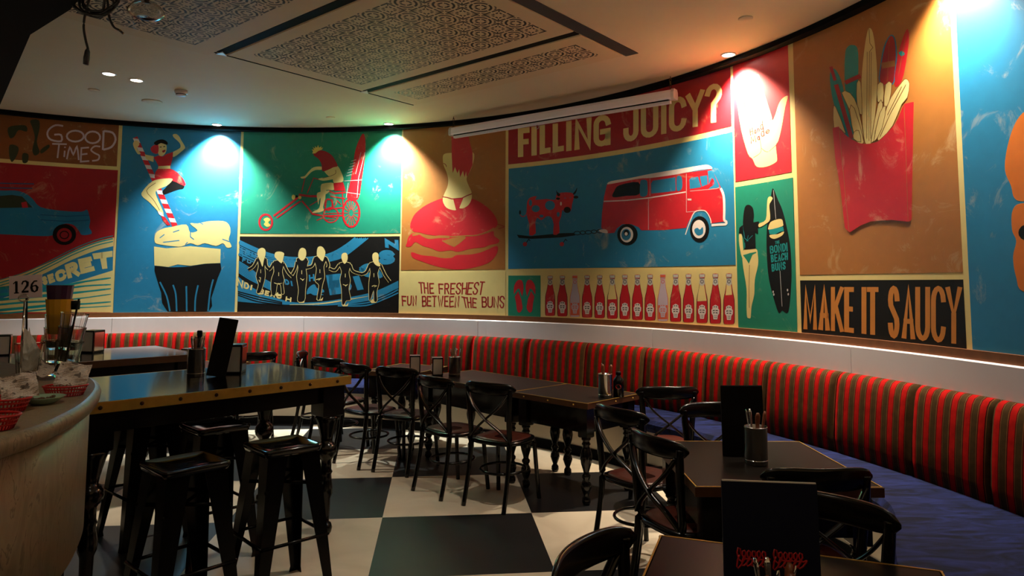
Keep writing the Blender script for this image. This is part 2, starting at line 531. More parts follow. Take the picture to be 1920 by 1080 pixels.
# ------------------------------------------------------------------ structure
mb = MB(); mb.box((-1.5, 3.0, -0.05), (16, 14, 0.1)); struct(mb.build('floor', m_floor), 'black and cream checkerboard floor')
mb = MB(); band(mb, S_LEFT, S_RIGHT, [(0, 0), (0, Z_CEIL), (-0.15, Z_CEIL), (-0.15, 0)], 0.06)
struct(mb.build('wall_back', m_wallc), 'long curved wall carrying the mural')
ce = [wpt(S_LEFT + (S_RIGHT - S_LEFT) * i / 120, -0.14, 0)[:2] for i in range(121)]
ce = ce + [(4.2, ce[-1][1] - 0.2), (4.2, -3.0), (-8.2, -3.0), (-8.2, ce[0][1] - 0.2)]
mb = MB(); mb.prism(ce, Z_CEIL, Z_CEIL + 0.1)
struct(mb.build('ceiling', m_ceil), 'plain beige plaster ceiling')
mb = MB(); band(mb, S_LEFT, S_RIGHT, [(0.0, Z_TOP), (0.07, Z_TOP + 0.005), (0.07, Z_CEIL - 0.001), (0.0, Z_CEIL - 0.001)])
struct(mb.build('trim_1', m_slot), 'black shadow line between mural and ceiling')
mb = MB(); band(mb, S_LEFT, S_RIGHT, [(0.0, Z_TRIM - 0.055), (0.03, Z_TRIM - 0.055), (0.03, Z_TRIM), (0.0, Z_TRIM)])
struct(mb.build('trim_2', m_rail), 'brown wood rail under the mural')
# white board strip between rail and bench, in lengths with fine joints
mb = MB(); sj = [S_LEFT] + [W(x, 610)[0] for x in (-120, 211, 572, 900, 1229, 1604, 1990)] + [S_RIGHT]
for a, b in zip(sj[:-1], sj[1:]):
    band(mb, a + 0.002, b - 0.002, [(0.0, 0.5), (0.05, 0.5), (0.05, Z_TRIM - 0.063), (0.042, Z_TRIM - 0.055), (0.0, Z_TRIM - 0.055)])
struct(mb.build('trim_3', m_white), 'white board strip behind the bench back')
# black bulkhead over the counter
blk = [onz(132, 18, 2.9)[:2], onz(57, 65, 2.9)[:2], onz(0, 197, 2.9)[:2], (-5.2, 6.3), (-7.4, 6.6), (-7.4, 1.2), (-1.9, 1.2), (-1.9, 3.0)]
mb = MB(); mb.prism([tuple(p) for p in blk], 2.9, Z_CEIL - 0.001)
struct(mb.build('trim_4', m_blackm), 'black bulkhead hanging over the counter')

# ------------------------------------------------------------------ mural: flat shapes in (arc length, height), bent onto the wall
def fr(ox, oy, k):
    """reader for outlines noted in an enlarged crop of the survey photo"""
    return lambda pts: [(ox + x / k, oy + y / k) for x, y in pts]
def smooth(pts, n=4, closed=True):
    P = [Vector(p) for p in pts]; N = len(P); out = []
    rng = range(N) if closed else range(N - 1)
    for i in rng:
        if closed: a, b, c, d = P[i - 1], P[i], P[(i + 1) % N], P[(i + 2) % N]
        else: a, b, c, d = P[max(0, i - 1)], P[i], P[i + 1], P[min(N - 1, i + 2)]
        for j in range(n):
            t = j / n
            out.append(tuple(0.5 * ((2 * b) + (c - a) * t + (2 * a - 5 * b + 4 * c - d) * t * t + (3 * b - a - 3 * c + d) * t ** 3)))
    if not closed: out.append(tuple(P[-1]))
    return out
def ell(cx, cy, rx, ry, n=22, a0=0.0):
    return [(cx + rx * math.cos(a0 + 2 * PI * k / n), cy + ry * math.sin(a0 + 2 * PI * k / n)) for k in range(n)]
def stroke(pts, w, closed=False):
    """list of quads covering a polyline of width w (w may be a list)"""
    P = [Vector(p) for p in pts]; n = len(P); L = []; R = []
    if n < 2: return []
    ws = w if isinstance(w, (list, tuple)) else [w] * n
    for i in range(n):
        if closed: d0, d1 = P[i] - P[i - 1], P[(i + 1) % n] - P[i]
        else:
            d0 = P[i] - P[i - 1] if i else P[1] - P[0]
            d1 = P[i + 1] - P[i] if i < n - 1 else P[-1] - P[-2]
        if d0.length < 1e-9: d0 = d1
        if d1.length < 1e-9: d1 = d0
        d0 = d0.normalized(); d1 = d1.normalized()
        n0 = Vector((-d0.y, d0.x)); n1 = Vector((-d1.y, d1.x))
        mt = n0 + n1
        if mt.length < 1e-6: mt = n0.copy()
        mt.normalize(); k = 1 / max(0.45, mt.dot(n0))
        L.append(P[i] + mt * (ws[i] / 2 * k)); R.append(P[i] - mt * (ws[i] / 2 * k))
    q = []
    for i in range(n if closed else n - 1):
        j = (i + 1) % n
        q.append([tuple(L[i]), tuple(L[j]), tuple(R[j]), tuple(R[i])])
    return q
def ringpoly(cx, cy, rx, ry, w, n=24): return stroke(ell(cx, cy, rx, ry, n), w, True)

class Art:
    """collects painted shapes of one figure; one mesh with a slot per paint"""
    def __init__(self): self.items = []; self.cols = []
    def _c(self, c):
        if c not in self.cols: self.cols.append(c)
        return self.cols.index(c)
    def p(self, c, pts, lv, px=True):
        self.items.append((self._c(c), [W(*q) for q in pts] if px else pts, lv)); return self
    def s(self, c, quads, lv):
        for q in quads: self.p(c, q, lv)
        return self
    def build(self, name, parent=None):
        vs, fs, ms = [], [], []
        G = 0.045
        for ci, pts, lv in self.items:
            bm = bmesh.new()
            bv = [bm.verts.new((x, y, 0)) for x, y in pts]
            for t in tessellate_polygon([[Vector((x, y, 0)) for x, y in pts]]):
                try: bm.faces.new([bv[i] for i in t])
                except ValueError: pass
            lo, hi = min(x for x, _ in pts), max(x for x, _ in pts)
            k = math.ceil(lo / G)
            while k * G < hi:
                bmesh.ops.bisect_plane(bm, geom=bm.verts[:] + bm.edges[:] + bm.faces[:], plane_co=(k * G, 0, 0), plane_no=(1, 0, 0))
                k += 1
            bm.verts.index_update()
            o = len(vs); off = 0.0015 + 0.00017 * lv
            vs += [wpt(v.co.x, off, v.co.y) for v in bm.verts]
            for f_ in bm.faces:
                ids = [o + v.index for v in f_.verts]
                a, b, c_ = (Vector(vs[i]) for i in ids[:3])
                nn = (b - a).cross(c_ - a)
                if nn.dot(Vector((-a.x, -a.y, 0))) < 0: ids.reverse()
                fs.append(ids); ms.append(ci)
            bm.free()
        me = bpy.data.meshes.new(name)
        me.from_pydata(vs, [], fs)
        for c in self.cols: me.materials.append(PC[c])
        me.polygons.foreach_set('material_index', ms)
        me.update()
        ob = bpy.data.objects.new(name, me); COL.objects.link(ob)
        if parent: ob.parent = parent
        return ob
def panel(name, label, col, xl, xr, yt, yb, xm=None):
    """rectangular panel: side edges read at mid height, top and bottom at its middle (None = full height)"""
    ym = 400 if xm is None else xm
    s0, s1 = W(xl, ym)[0], W(xr, ym)[0]
    z1 = Z_TOP if yt is None else W(*yt)[1]
    z0 = Z_TRIM if yb is None else W(*yb)[1]
    n = max(1, int((s1 - s0) / 0.09))
    mb = MB()
    band(mb, s0, s1, [(0.0003, z0), (0.0012, z0), (0.0012, z1), (0.0003, z1)], 0.045)
    o = mb.build(name, PC[col])
    tag(o, label, 'mural panel', 'painted panels of the curved mural')
    return o

# block and hand-drawn letters as strokes in a unit box (x right, y down)
def arc(cx, cy, rx, ry, a0, a1, n=8):
    return [(cx + rx * math.cos(math.radians(a0 + (a1 - a0) * k / n)), cy + ry * math.sin(math.radians(a0 + (a1 - a0) * k / n))) for k in range(n + 1)]
GL = {
 'A': [[(0, 1), (.5, 0), (1, 1)], [(.22, .68), (.78, .68)]],
 'B': [[(0, 0), (0, 1)], [(0, 0), (.6, 0)] + arc(.6, .24, .36, .24, -80, 90) + [(0, .48)], [(0, .48)] + arc(.62, .74, .38, .26, -80, 90) + [(0, 1)]],
 'C': [arc(.5, .24, .5, .24, -5, -180) + arc(.5, .76, .5, .24, 180, 5)],
 'D': [[(0, 0), (0, 1)], [(0, 0), (.4, 0)] + arc(.4, .5, .6, .5, -80, 80) + [(.4, 1), (0, 1)]],
 'E': [[(1, 0), (0, 0), (0, 1), (1, 1)], [(0, .48), (.8, .48)]],
 'F': [[(1, 0), (0, 0), (0, 1)], [(0, .48), (.85, .48)]],
 'G': [arc(.5, .24, .5, .24, -5, -180) + arc(.5, .76, .5, .24, 180, 10) + [(1, .54), (.55, .54)], [(1, .7), (1, 1)]],
 'H': [[(0, 0), (0, 1)], [(1, 0), (1, 1)], [(0, .5), (1, .5)]],
 'I': [[(.5, 0), (.5, 1)]],
 'J': [[(1, 0), (1, .76)] + arc(.5, .76, .5, .24, 0, 180) + [(0, .68)]],
 'K': [[(0, 0), (0, 1)], [(1, 0), (.1, .56)], [(.32, .42), (1, 1)]],
 'L': [[(0, 0), (0, 1), (1, 1)]],
 'M': [[(0, 1), (.04, 0), (.5, .8), (.96, 0), (1, 1)]],
 'N': [[(0, 1), (0, 0), (1, 1), (1, 0)]],
 'O': [arc(.5, .26, .5, .26, -180, 0) + arc(.5, .74, .5, .26, 0, 180) + [(0, .26)]],
 'R': [[(0, 0), (0, 1)], [(0, 0), (.6, 0)] + arc(.6, .25, .38, .25, -80, 90) + [(0, .5)], [(.45, .5), (1, 1)]],
 'S': [arc(.5, .24, .5, .24, -5, -180) + [(.06, .36), (.94, .64)] + arc(.5, .76, .5, .24, 0, 175)],
 'T': [[(0, 0), (1, 0)], [(.5, 0), (.5, 1)]],
 'U': [[(0, 0), (0, .76)] + arc(.5, .76, .5, .24, 180, 0) + [(1, 0)]],
 'W': [[(0, 0), (.27, 1), (.5, .25), (.73, 1), (1, 0)]],
 'Y': [[(0, 0), (.5, .5), (1, 0)], [(.5, .5), (.5, 1)]],
 '?': [arc(.5, .22, .5, .22, -170, 40) + [(.5, .52), (.5, .70)], [(.5, .86), (.5, 1)]],
 'n': [[(0, .35), (0, 1)], [(0, .5)] + arc(.5, .6, .5, .22, -150, 0) + [(1, 1)]],
 'a': [[(1, .4), (1, 1)], arc(.5, .7, .5, .3, 0, 360, 12)],
 'd': [[(1, 0), (1, 1)], arc(.5, .7, .5, .3, 0, 360, 12)],
 'e': [[(0, .68), (1, .66)] + arc(.5, .68, .5, .32, 0, -310, 12)],
}
def letter(art, col, ch, quad, t, lv, jit=0.0):
    """quad TL,TR,BR,BL in pixels; stroke thickness t in pixels"""
    (x0, y0), (x1, y1), (x2, y2), (x3, y3) = quad
    w = (math.hypot(x1 - x0, y1 - y0) + math.hypot(x2 - x3, y2 - y3)) / 2
    h = (math.hypot(x3 - x0, y3 - y0) + math.hypot(x2 - x1, y2 - y1)) / 2
    def mp(p):
        u, v = p[0] / w, p[1] / h
        return (x0 * (1 - u) * (1 - v) + x1 * u * (1 - v) + x2 * u * v + x3 * (1 - u) * v,
                y0 * (1 - u) * (1 - v) + y1 * u * (1 - v) + y2 * u * v + y3 * (1 - u) * v)
    for st in GL[ch]:
        pts = [(t / 2 + p[0] * max(0.01, w - t), t / 2 + p[1] * max(0.01, h - t)) for p in st]
        if ch == 'I': pts = [(w / 2, p[1]) for p in pts]
        if jit: pts = [(x + random.uniform(-jit, jit), y + random.uniform(-jit, jit)) for x, y in pts]
        # square ends: push free ends out by half a stroke
        a, b = Vector(pts[0]), Vector(pts[1]); d = (a - b).normalized() * t / 2; pts[0] = tuple(a + d)
        a, b = Vector(pts[-1]), Vector(pts[-2]); d = (a - b).normalized() * t / 2; pts[-1] = tuple(a + d)
        for q in stroke(pts, t): art.p(col, [mp(z) for z in q], lv)
def word(art, col, text, quad, t, lv, gap=0.25, jit=0.0, widths=None):
    (x0, y0), (x1, y1), (x2, y2), (x3, y3) = quad
    ws = [(0.35 if c == ' ' else 0.32 if c == 'I' else 1.25 if c in 'MW' else 1.0) for c in text]
    tot = sum(ws) + gap * (len(text) - 1); u = 0
    for c, cw in zip(text, ws):
        a, b = u / tot, (u + cw) / tot
        if c != ' ':
            jt = lambda: random.uniform(-jit, jit)
            q = [(x0 + (x1 - x0) * a + jt(), y0 + (y1 - y0) * a + jt()), (x0 + (x1 - x0) * b + jt(), y0 + (y1 - y0) * b + jt()),
                 (x3 + (x2 - x3) * b + jt(), y3 + (y2 - y3) * b + jt()), (x3 + (x2 - x3) * a + jt(), y3 + (y2 - y3) * a + jt())]
            letter(art, col, c, q, t, lv)
        u += cw + gap

# --- panel: hand lettering top left
p = panel('mural_panel', 'brown mural panel lettered GOOD TIMES at the far left top', 'brown', -420, 221, None, (150, 308), 275)
k = fr(0, 190, 2.634); A = Art()
for st, wd in (([(312, 122), (275, 118), (243, 138), (234, 165), (252, 190), (302, 197), (301, 166), (268, 165)], 9),
           (ell(372, 172, 42, 27, 16), 9), (ell(458, 178, 37, 29, 16), 9),
           ([(512, 146), (508, 240)], 10), ([(512, 147), (556, 155), (571, 190), (550, 226), (510, 239)], 10),
           ([(258, 210), (330, 212)], 8), ([(292, 212), (284, 280)], 8), ([(320, 244), (317, 275)], 8), ([(321, 224), (321, 230)], 9),
           ([(330, 286), (345, 228), (362, 262), (380, 224), (389, 290)], 8), ([(440, 228), (402, 231), (399, 298), (441, 295)], 8), ([(400, 263), (432, 259)], 8),
           ([(495, 224), (468, 222), (450, 240), (468, 256), (490, 268), (484, 289), (455, 294)], 8)):
    pts = smooth(st, 3, False) if len(st) > 4 else st
    if len(st) == 16: pts = st + st[:1]
    A.s('lav', stroke(k(pts), wd / 2.634), 2)
A.build('lettering', p)
A = Art()
for bl in ([(150, 95), (190, 92), (196, 130), (182, 200), (196, 250), (172, 268), (160, 240), (172, 180), (160, 130)], [(40, 130), (95, 118), (130, 122), (132, 150), (92, 142), (70, 175), (48, 180)], [(200, 240), (238, 214), (244, 228), (206, 258)], [(48, 215), (90, 225), (86, 262), (60, 300), (46, 270)], [(112, 258), (140, 262), (136, 300), (112, 302)]):
    A.p('dgreen', k(smooth(bl, 3)), 2)
A.build('green_scrawl', p)

# --- panel: car over waves
p = panel('mural_panel', 'deep red mural panel with a blue car above cream waves', 'dred', -420, 214.5, (150, 315), None, 450)
A = Art()
A.p('blue', k(smooth([(-260, 460), (-120, 420), (0, 440), (70, 440), (120, 452), (160, 480), (200, 522), (300, 540), (400, 545), (430, 535), (440, 562), (446, 592), (440, 622), (452, 642), (448, 656), (405, 660), (390, 640), (365, 612), (325, 604), (285, 618), (262, 645), (238, 666), (0, 656), (-260, 650)], 3)), 1)
A.p('dgreen', k([(-40, 470), (60, 462), (110, 470), (160, 524), (-40, 528)]), 2)
A.p('red', k([(105, 500), (130, 495), (140, 525), (110, 527)]), 3)
A.s('dblue', stroke(k([(-100, 402), (168, 408)]), 2), 2); A.s('dblue', stroke(k([(-100, 425), (160, 430)]), 2), 2)
for yy in (560, 585): A.s('dblue', stroke(k([(200, yy), (330, yy + 8), (440, yy + 2)]), 1.6), 2)
A.p('black', k(ell(318, 658, 58, 52)), 2); A.p('dred', k(ell(318, 660, 37, 34)), 3); A.s('black', ringpoly(*k([(318, 660)])[0], 8, 7, 2), 4)
A.build('painted_car', p)
A = Art()
A.p('cream', k(smooth([(-260, 960), (-100, 915), (0, 882), (130, 842), (260, 788), (380, 730), (480, 692), (563, 672)], 4, False) + [(556, 1042), (-260, 1042)]), 1)
A.p('blue', k(smooth([(-100, 950), (0, 920), (120, 892), (230, 845), (350, 785), (470, 738), (560, 715)], 4, False) + smooth([(557, 835), (470, 862), (380, 890), (240, 925), (100, 950), (0, 975), (-100, 1010)], 4, False)), 2)
for off, wd in ((-22, 6), (-8, 5), (-36, 4)):
    A.s('teal', stroke(k(smooth([(0, 918 + off), (130, 878 + off), (250, 822 + off), (360, 766 + off), (470, 722 + off), (558, 700 + off)], 4, False)), wd / 2.634), 2)
for a, b, c, d, wd in ((905, 915, 890, 872, 9), (935, 930, 912, 905, 8), (960, 955, 940, 925, 9), (985, 985, 970, 952, 6), (1012, 1005, 1000, 990, 8), (1030, 1022, 1018, 1010, 5)):
    A.s('teal', stroke(k(smooth([(-60, a + 25), (120, a + 8), (280, b), (420, c), (548, d)], 4, False)), [wd / 2.634 * f_ for f_ in ([1.6] * 8 + [1.2] * 4 + [.9] * 4 + [.5])]), 3)
A.build('painted_waves', p)
A = Art()
for ch, q, t in (('T', [(455, 752), (556, 738), (556, 822), (480, 832)], 30), ('E', [(384, 780), (450, 765), (470, 836), (400, 854)], 24), ('R', [(318, 808), (378, 785), (398, 860), (336, 876)], 22),
                 ('C', [(268, 842), (318, 822), (332, 878), (282, 896)], 18), ('E', [(232, 858), (262, 848), (274, 890), (244, 902)], 14), ('S', [(205, 868), (228, 860), (238, 902), (214, 910)], 12)):
    letter(A, 'cream', ch, k(q), t / 2.634, 4)
A.build('lettering', p)

# --- panel: girl on a straw
p = panel('mural_panel', 'blue mural panel with a girl on a striped straw above a soda glass', 'blue', 221.5, 446.5, None, None, 400)
k = fr(220, 230, 2.92); A = Art()
A.p('black', k(smooth([(205, 785), (280, 792), (400, 787), (565, 770), (550, 850), (515, 960), (500, 1034), (275, 1034), (240, 930), (215, 850)], 2)), 1)
A.p('cream', k([(201, 678), (270, 688), (400, 676), (566, 692), (564, 768), (480, 772), (400, 784), (330, 776), (280, 790), (203, 782)]), 2)
A.p('cream', k(smooth([(210, 606), (250, 580), (300, 570), (378, 558), (398, 600), (440, 590), (398, 552), (440, 552), (500, 540), (580, 539), (612, 560), (620, 600), (610, 640), (626, 678), (600, 684), (578, 660), (540, 675), (480, 660), (440, 672), (400, 660), (350, 678), (300, 676), (240, 668), (206, 655)], 3)), 3)
for st in ([(232, 632), (258, 612)], [(305, 600), (340, 588)], [(402, 590), (400, 625), (420, 640)], [(372, 668), (385, 655)], [(575, 638), (615, 652)], [(455, 550), (470, 556)], [(250, 655), (340, 645)]):
    A.s('blue', stroke(k(st), 1.7), 4)
for st in ([(233, 872), (270, 950), (288, 1032)], [(305, 888), (320, 940), (325, 1032)], [(378, 895), (380, 1032)], [(442, 890), (428, 960), (425, 1032)], [(525, 858), (508, 930), (497, 1032)]):
    A.s('blue', stroke(k(smooth(st, 4, False)), 3), 2)
A.build('painted_soda_glass', p)
A = Art()
def candy(a, b, wd, n, lv):
    a, b = Vector(a), Vector(b); d = (b - a).normalized(); nn = Vector((-d.y, d.x)) * wd / 2; L = (b - a).length
    A.p('red', k([a + nn, b + nn, b - nn, a - nn]), lv)
    for i in range(n):
        u0, u1 = L * (i + .15) / n, L * (i + .6) / n; sh = d * wd * .5
        A.p('white', k([a + d * u0 + nn - sh * .6, a + d * u1 + nn - sh * .6, a + d * u1 - nn + sh * .6, a + d * u0 - nn + sh * .6]), lv + 1)
candy((97, 80), (206, 322), 27, 5, 1); candy((225, 362), (316, 566), 30, 4, 1)
A.build('painted_straw', p)
A = Art()
A.p('cream', k(smooth([(86, 115), (98, 98), (116, 104), (120, 122), (108, 142), (128, 168), (112, 172), (94, 142)], 3)), 3)
A.p('cream', k([(150, 174), (200, 184), (198, 216), (158, 200)]), 3)
A.p('cream', k(smooth([(298, 166), (344, 138), (340, 110), (310, 82), (304, 66), (322, 62), (338, 74), (350, 96), (371, 134), (358, 152), (310, 188)], 3)), 3)
A.p('cream', k(smooth([(220, 118), (262, 112), (270, 148), (252, 180), (226, 176)], 3)), 3)
A.p('red', k(smooth([(190, 130), (215, 118), (226, 130), (222, 168), (196, 166), (182, 148)], 3)), 4)
A.p('black', k(smooth([(200, 112), (220, 96), (250, 92), (274, 106), (272, 122), (240, 112), (216, 124)], 3)), 5)
A.s('black', stroke(k([(232, 134), (243, 133)]), 1.6), 5); A.s('black', stroke(k([(252, 132), (262, 130)]), 1.6), 5)
A.p('dred', k(smooth([(246, 154), (264, 148), (260, 160), (250, 164)], 2)), 5)
A.p('red', k([(198, 190), (225, 180), (248, 186), (270, 172), (312, 158), (300, 205), (290, 237), (225, 238), (214, 215)]), 3)
A.p('cream', k([(225, 238), (290, 235), (290, 252), (222, 253)]), 4)
A.p('black', k(smooth([(296, 316), (362, 340), (360, 362), (330, 368), (250, 396), (244, 380), (270, 350)], 3)), 2)
A.p('red', k(smooth([(220, 254), (290, 252), (342, 285), (371, 326), (366, 346), (300, 318), (210, 314)], 3)), 3)
A.p('cream', k(smooth([(190, 322), (240, 308), (296, 306), (300, 318), (270, 346), (216, 370), (214, 402), (252, 490), (238, 500), (180, 440), (134, 400), (142, 370)], 3)), 4)
A.s('line', stroke(k(smooth([(210, 330), (160, 372), (200, 425), (232, 480)], 3, False)), 1), 5)
A.p('white', k([(220, 482), (250, 494), (256, 518), (228, 502)]), 4)
A.p('red', k([(240, 508), (262, 518), (292, 560), (274, 562), (250, 536)]), 4)
A.build('painted_girl', p)

# --- panel: rider on a three-wheeler
p = panel('mural_panel', 'green mural panel with a crowned rider on a red chopper trike', 'green', 451.5, 751.5, None, (600, 438.5), 400)
k = fr(440, 230, 5.4); A = Art()
A.p('red', k(smooth([(1302, 108), (1325, 190), (1318, 350), (1290, 560), (1250, 775), (1140, 765), (1180, 560), (1218, 300), (1258, 180)], 3)), 1)
for st in ([(1320, 300), (1255, 560), (1240, 760)], [(1280, 300), (1225, 520)], [(1110, 590), (1290, 580)], [(1130, 705), (1270, 725)], [(1150, 610), (1130, 760)]):
    A.s('silver', stroke(k(st), 1), 2)
for q in range(6): A.s('silver', stroke(k([(1130 + q * 10, 540 - q * 30), (1185 + q * 9, 525 - q * 30)]), 1.2), 2)
A.s('red', ringpoly(*k([(315, 1008)])[0], 12, 14.5, 3.8), 2)
A.p('yellow', k(smooth([(292, 980), (330, 960), (362, 985), (340, 1010), (366, 1040), (330, 1055), (296, 1030), (310, 1005)], 3)), 2)
A.s('red', ringpoly(*k([(1180, 915)])[0], 15.5, 26, 3.6), 3)
cx, cy = k([(1180, 915)])[0]
for q in range(16):
    a = 2 * PI * q / 16
    A.s('red', stroke([(cx + 4 * math.cos(a), cy + 6.5 * math.sin(a)), (cx + 14 * math.cos(a), cy + 24 * math.sin(a))], 1.2), 2)
A.s('red', ringpoly(*k([(975, 935)])[0], 14, 14, 2.2), 1); A.s('red', ringpoly(*k([(950, 830)])[0], 7, 11, 1.6), 1)
for st, wd in (([(395, 945), (640, 760)], 20), ([(425, 965), (665, 795)], 16), ([(678, 705), (712, 560), (720, 548)], 9), ([(735, 715), (792, 580), (800, 560), (870, 580)], 9), ([(680, 790), (740, 860), (790, 925), (900, 945), (1090, 940)], 16),
               ([(650, 730), (760, 745), (880, 745)], 22), ([(950, 690), (1010, 716), (1125, 705)], 16), ([(970, 745), (1120, 770)], 12), ([(1090, 690), (1100, 860)], 10), ([(900, 880), (1100, 860)], 12), ([(900, 920), (1080, 915)], 8),
               ([(760, 840), (860, 780)], 8), ([(920, 860), (930, 780), (990, 780), (1000, 860)], 9), ([(1010, 850), (1040, 790), (1080, 830)], 9), ([(930, 950), (1030, 965)], 8), ([(930, 985), (1010, 980)], 8), ([(830, 990), (900, 960)], 10)):
    A.s('red', stroke(k(st), wd / 5.4), 3)
A.p('yellow', k(ell(596, 755, 18, 26)), 4); A.p('yellow', k(ell(660, 758, 17, 16)), 4); A.p('black', k(ell(628, 752, 14, 18)), 3)
A.build('painted_trike', p)
A = Art()
A.p('cream', k(smooth([(905, 480), (990, 452), (1040, 438), (1075, 490), (1102, 590), (1010, 612), (990, 560), (950, 540)], 3)), 4)
A.p('cream', k(smooth([(882, 446), (800, 452), (745, 500), (710, 540), (668, 550), (682, 566), (722, 556), (770, 506), (820, 480), (882, 476)], 3)), 5)
A.p('cream', k(smooth([(1030, 470), (1066, 505), (1048, 555), (960, 580), (890, 588), (846, 570), (880, 560), (960, 545), (1018, 518)], 3)), 6)
A.s('line', stroke(k(smooth([(1022, 480), (1022, 516), (960, 545), (890, 562)], 3, False)), .9), 7)
A.p('cream', k(smooth([(1008, 612), (1004, 682), (928, 682), (918, 770), (896, 850), (902, 890), (850, 908), (788, 916), (800, 898), (856, 862), (872, 760), (872, 645), (900, 616)], 3)), 5)
A.p('cream', k(smooth([(850, 705), (930, 690), (960, 690), (940, 715), (862, 770), (850, 830), (838, 780), (832, 730)], 3)), 4)
A.p('red', k([(1000, 612), (1100, 602), (1124, 690), (1010, 690)]), 6)
A.p('dred', k(smooth([(796, 322), (850, 284), (920, 290), (985, 332), (1024, 392), (1042, 440), (1000, 452), (960, 472), (890, 492), (880, 420), (848, 366)], 3)), 8)
A.p('yellow', k([(785, 312), (795, 292), (780, 270), (806, 276), (790, 248), (818, 262), (812, 236), (834, 256), (845, 226), (856, 254), (880, 240), (876, 262), (895, 250), (886, 272), (850, 286), (815, 312)]), 9)
A.build('painted_rider', p)

# --- panel: six figures over waves
p = panel('mural_panel', 'black mural panel with six figures holding hands over blue waves', 'black', 447, 748.5, (600, 444), None, 520)
k = fr(430, 420, 5.647); A = Art()
for i in range(7):
    d = i * 24
    A.s('blue', stroke(k(smooth([(105, 185 + d), (300, 275 + d), (470, 335 + d * .75), (680, 366 + d * .6), (900, 358 + d * .5), (1080, 318 + d * .5), (1230, 235 + d * .7), (1340 + d * .9, 150)], 5, False)), (6 if i == 0 else 3.2 if i % 2 else 2.0)), 1)
for i in range(8):
    d = i * 17
    A.s('blue', stroke(k(smooth([(100, 395 + d), (220, 470 + d), (330, 560 + d * .7), (470, 640 + d * .6)], 5, False)), 2.2), 1)
A.p('blue', k(smooth([(92, 555), (200, 640), (330, 720), (520, 790), (700, 830), (1000, 820), (1300, 770), (1550, 710), (1790, 600)], 4, False) + smooth([(1790, 680), (1600, 760), (1350, 835), (1050, 862), (800, 860), (500, 850), (250, 835), (88, 820)], 4, False)), 1)
for d in (0, 26, 52):
    A.s('black', stroke(k(smooth([(90, 715 + d * .7), (300, 770 + d), (560, 830 + d * .5)], 5, False)), 2.2), 2)
    A.s('blue', stroke(k(smooth([(1150, 850 + d * .3), (1450, 810 + d), (1660, 735 + d), (1790, 660 + d * 1.3)], 5, False)), 2.6), 2)
A.s('cream', stroke(k(smooth([(640, 855), (950, 845), (1200, 810), (1470, 765)], 5, False)), [0.6, .8, 1, 1.4, 1.8, 2, 2.2, 2.4, 2.4, 2.2, 2, 1.8, 1.4, 1, .8, .5]), 3)
A.build('painted_waves', p)
def big(ch, q, t):
    A = Art(); letter(A, 'blue', ch, k(q), t, 2); A.build('painted_letter', p)
big('B', [(1022, 540), (1260, 515), (1310, 720), (1065, 755)], 14)
big('I', [(1290, 560), (1390, 540), (1440, 690), (1340, 705)], 12)
big('S', [(1580, 280), (1740, 270), (1760, 420), (1590, 440)], 9)
big('N', [(1645, 160), (1790, 170), (1795, 270), (1650, 250)], 7)
big('O', [(1370, 440), (1530, 400), (1660, 590), (1400, 560)], 12)
for ch, q, t in (('A', [(105, 240), (160, 260), (150, 340), (95, 330)], 3), ('S', [(168, 268), (225, 290), (215, 340), (158, 325)], 3), ('U', [(238, 292), (290, 310), (282, 362), (228, 345)], 3), ('F', [(140, 355), (180, 362), (172, 408), (134, 400)], 2.4), ('U', [(190, 370), (238, 385), (230, 425), (184, 412)], 2.4), ('A', [(395, 400), (450, 405), (450, 450), (398, 445)], 2.4),
                 ('D', [(580, 580), (630, 590), (640, 650), (590, 640)], 3), ('I', [(640, 600), (670, 605), (680, 660), (650, 655)], 3), ('H', [(840, 540), (900, 530), (905, 600), (845, 610)], 3)):
    A = Art(); letter(A, 'blue', ch, k(q), t, 2); A.build('painted_letter', p)
for ch, q, t in (('N', [(88, 570), (150, 600), (140, 680), (78, 650)], 3), ('D', [(160, 610), (215, 630), (205, 700), (150, 680)], 3), ('I', [(222, 640), (255, 650), (242, 705), (212, 695)], 3),
                 ('B', [(325, 680), (372, 695), (362, 752), (316, 735)], 2.6), ('E', [(382, 700), (428, 712), (418, 765), (372, 755)], 2.6), ('A', [(440, 715), (490, 728), (482, 780), (432, 768)], 2.6), ('C', [(505, 735), (558, 748), (550, 795), (498, 785)], 2.6), ('H', [(600, 765), (660, 778), (655, 828), (592, 818)], 2.6)):
    A = Art(); letter(A, 'cream', ch, k(q), t, 4); A.build('painted_letter', p)
A = Art(); A.p('blue', k(smooth([(830, 690), (870, 650), (905, 640), (930, 680), (990, 690), (1005, 720), (960, 735), (1000, 750), (900, 755), (860, 735), (820, 745)], 3)), 2)
A.build('painted_flower', p)
def surfer(hx, hy, body, hair, arms):
    A = Art()
    for a in arms:
        A.s('cream', stroke(k(smooth(a, 4, False)), 6.4), 5); A.s('black', stroke(k(smooth(a, 4, False)), 4.4), 7)
    sb = k(smooth(body, 3))
    A.s('cream', stroke(sb, 1.7, True), 6); A.p('black', sb, 7)
    A.p('cream', k(smooth(hair, 3)), 9)
    return A
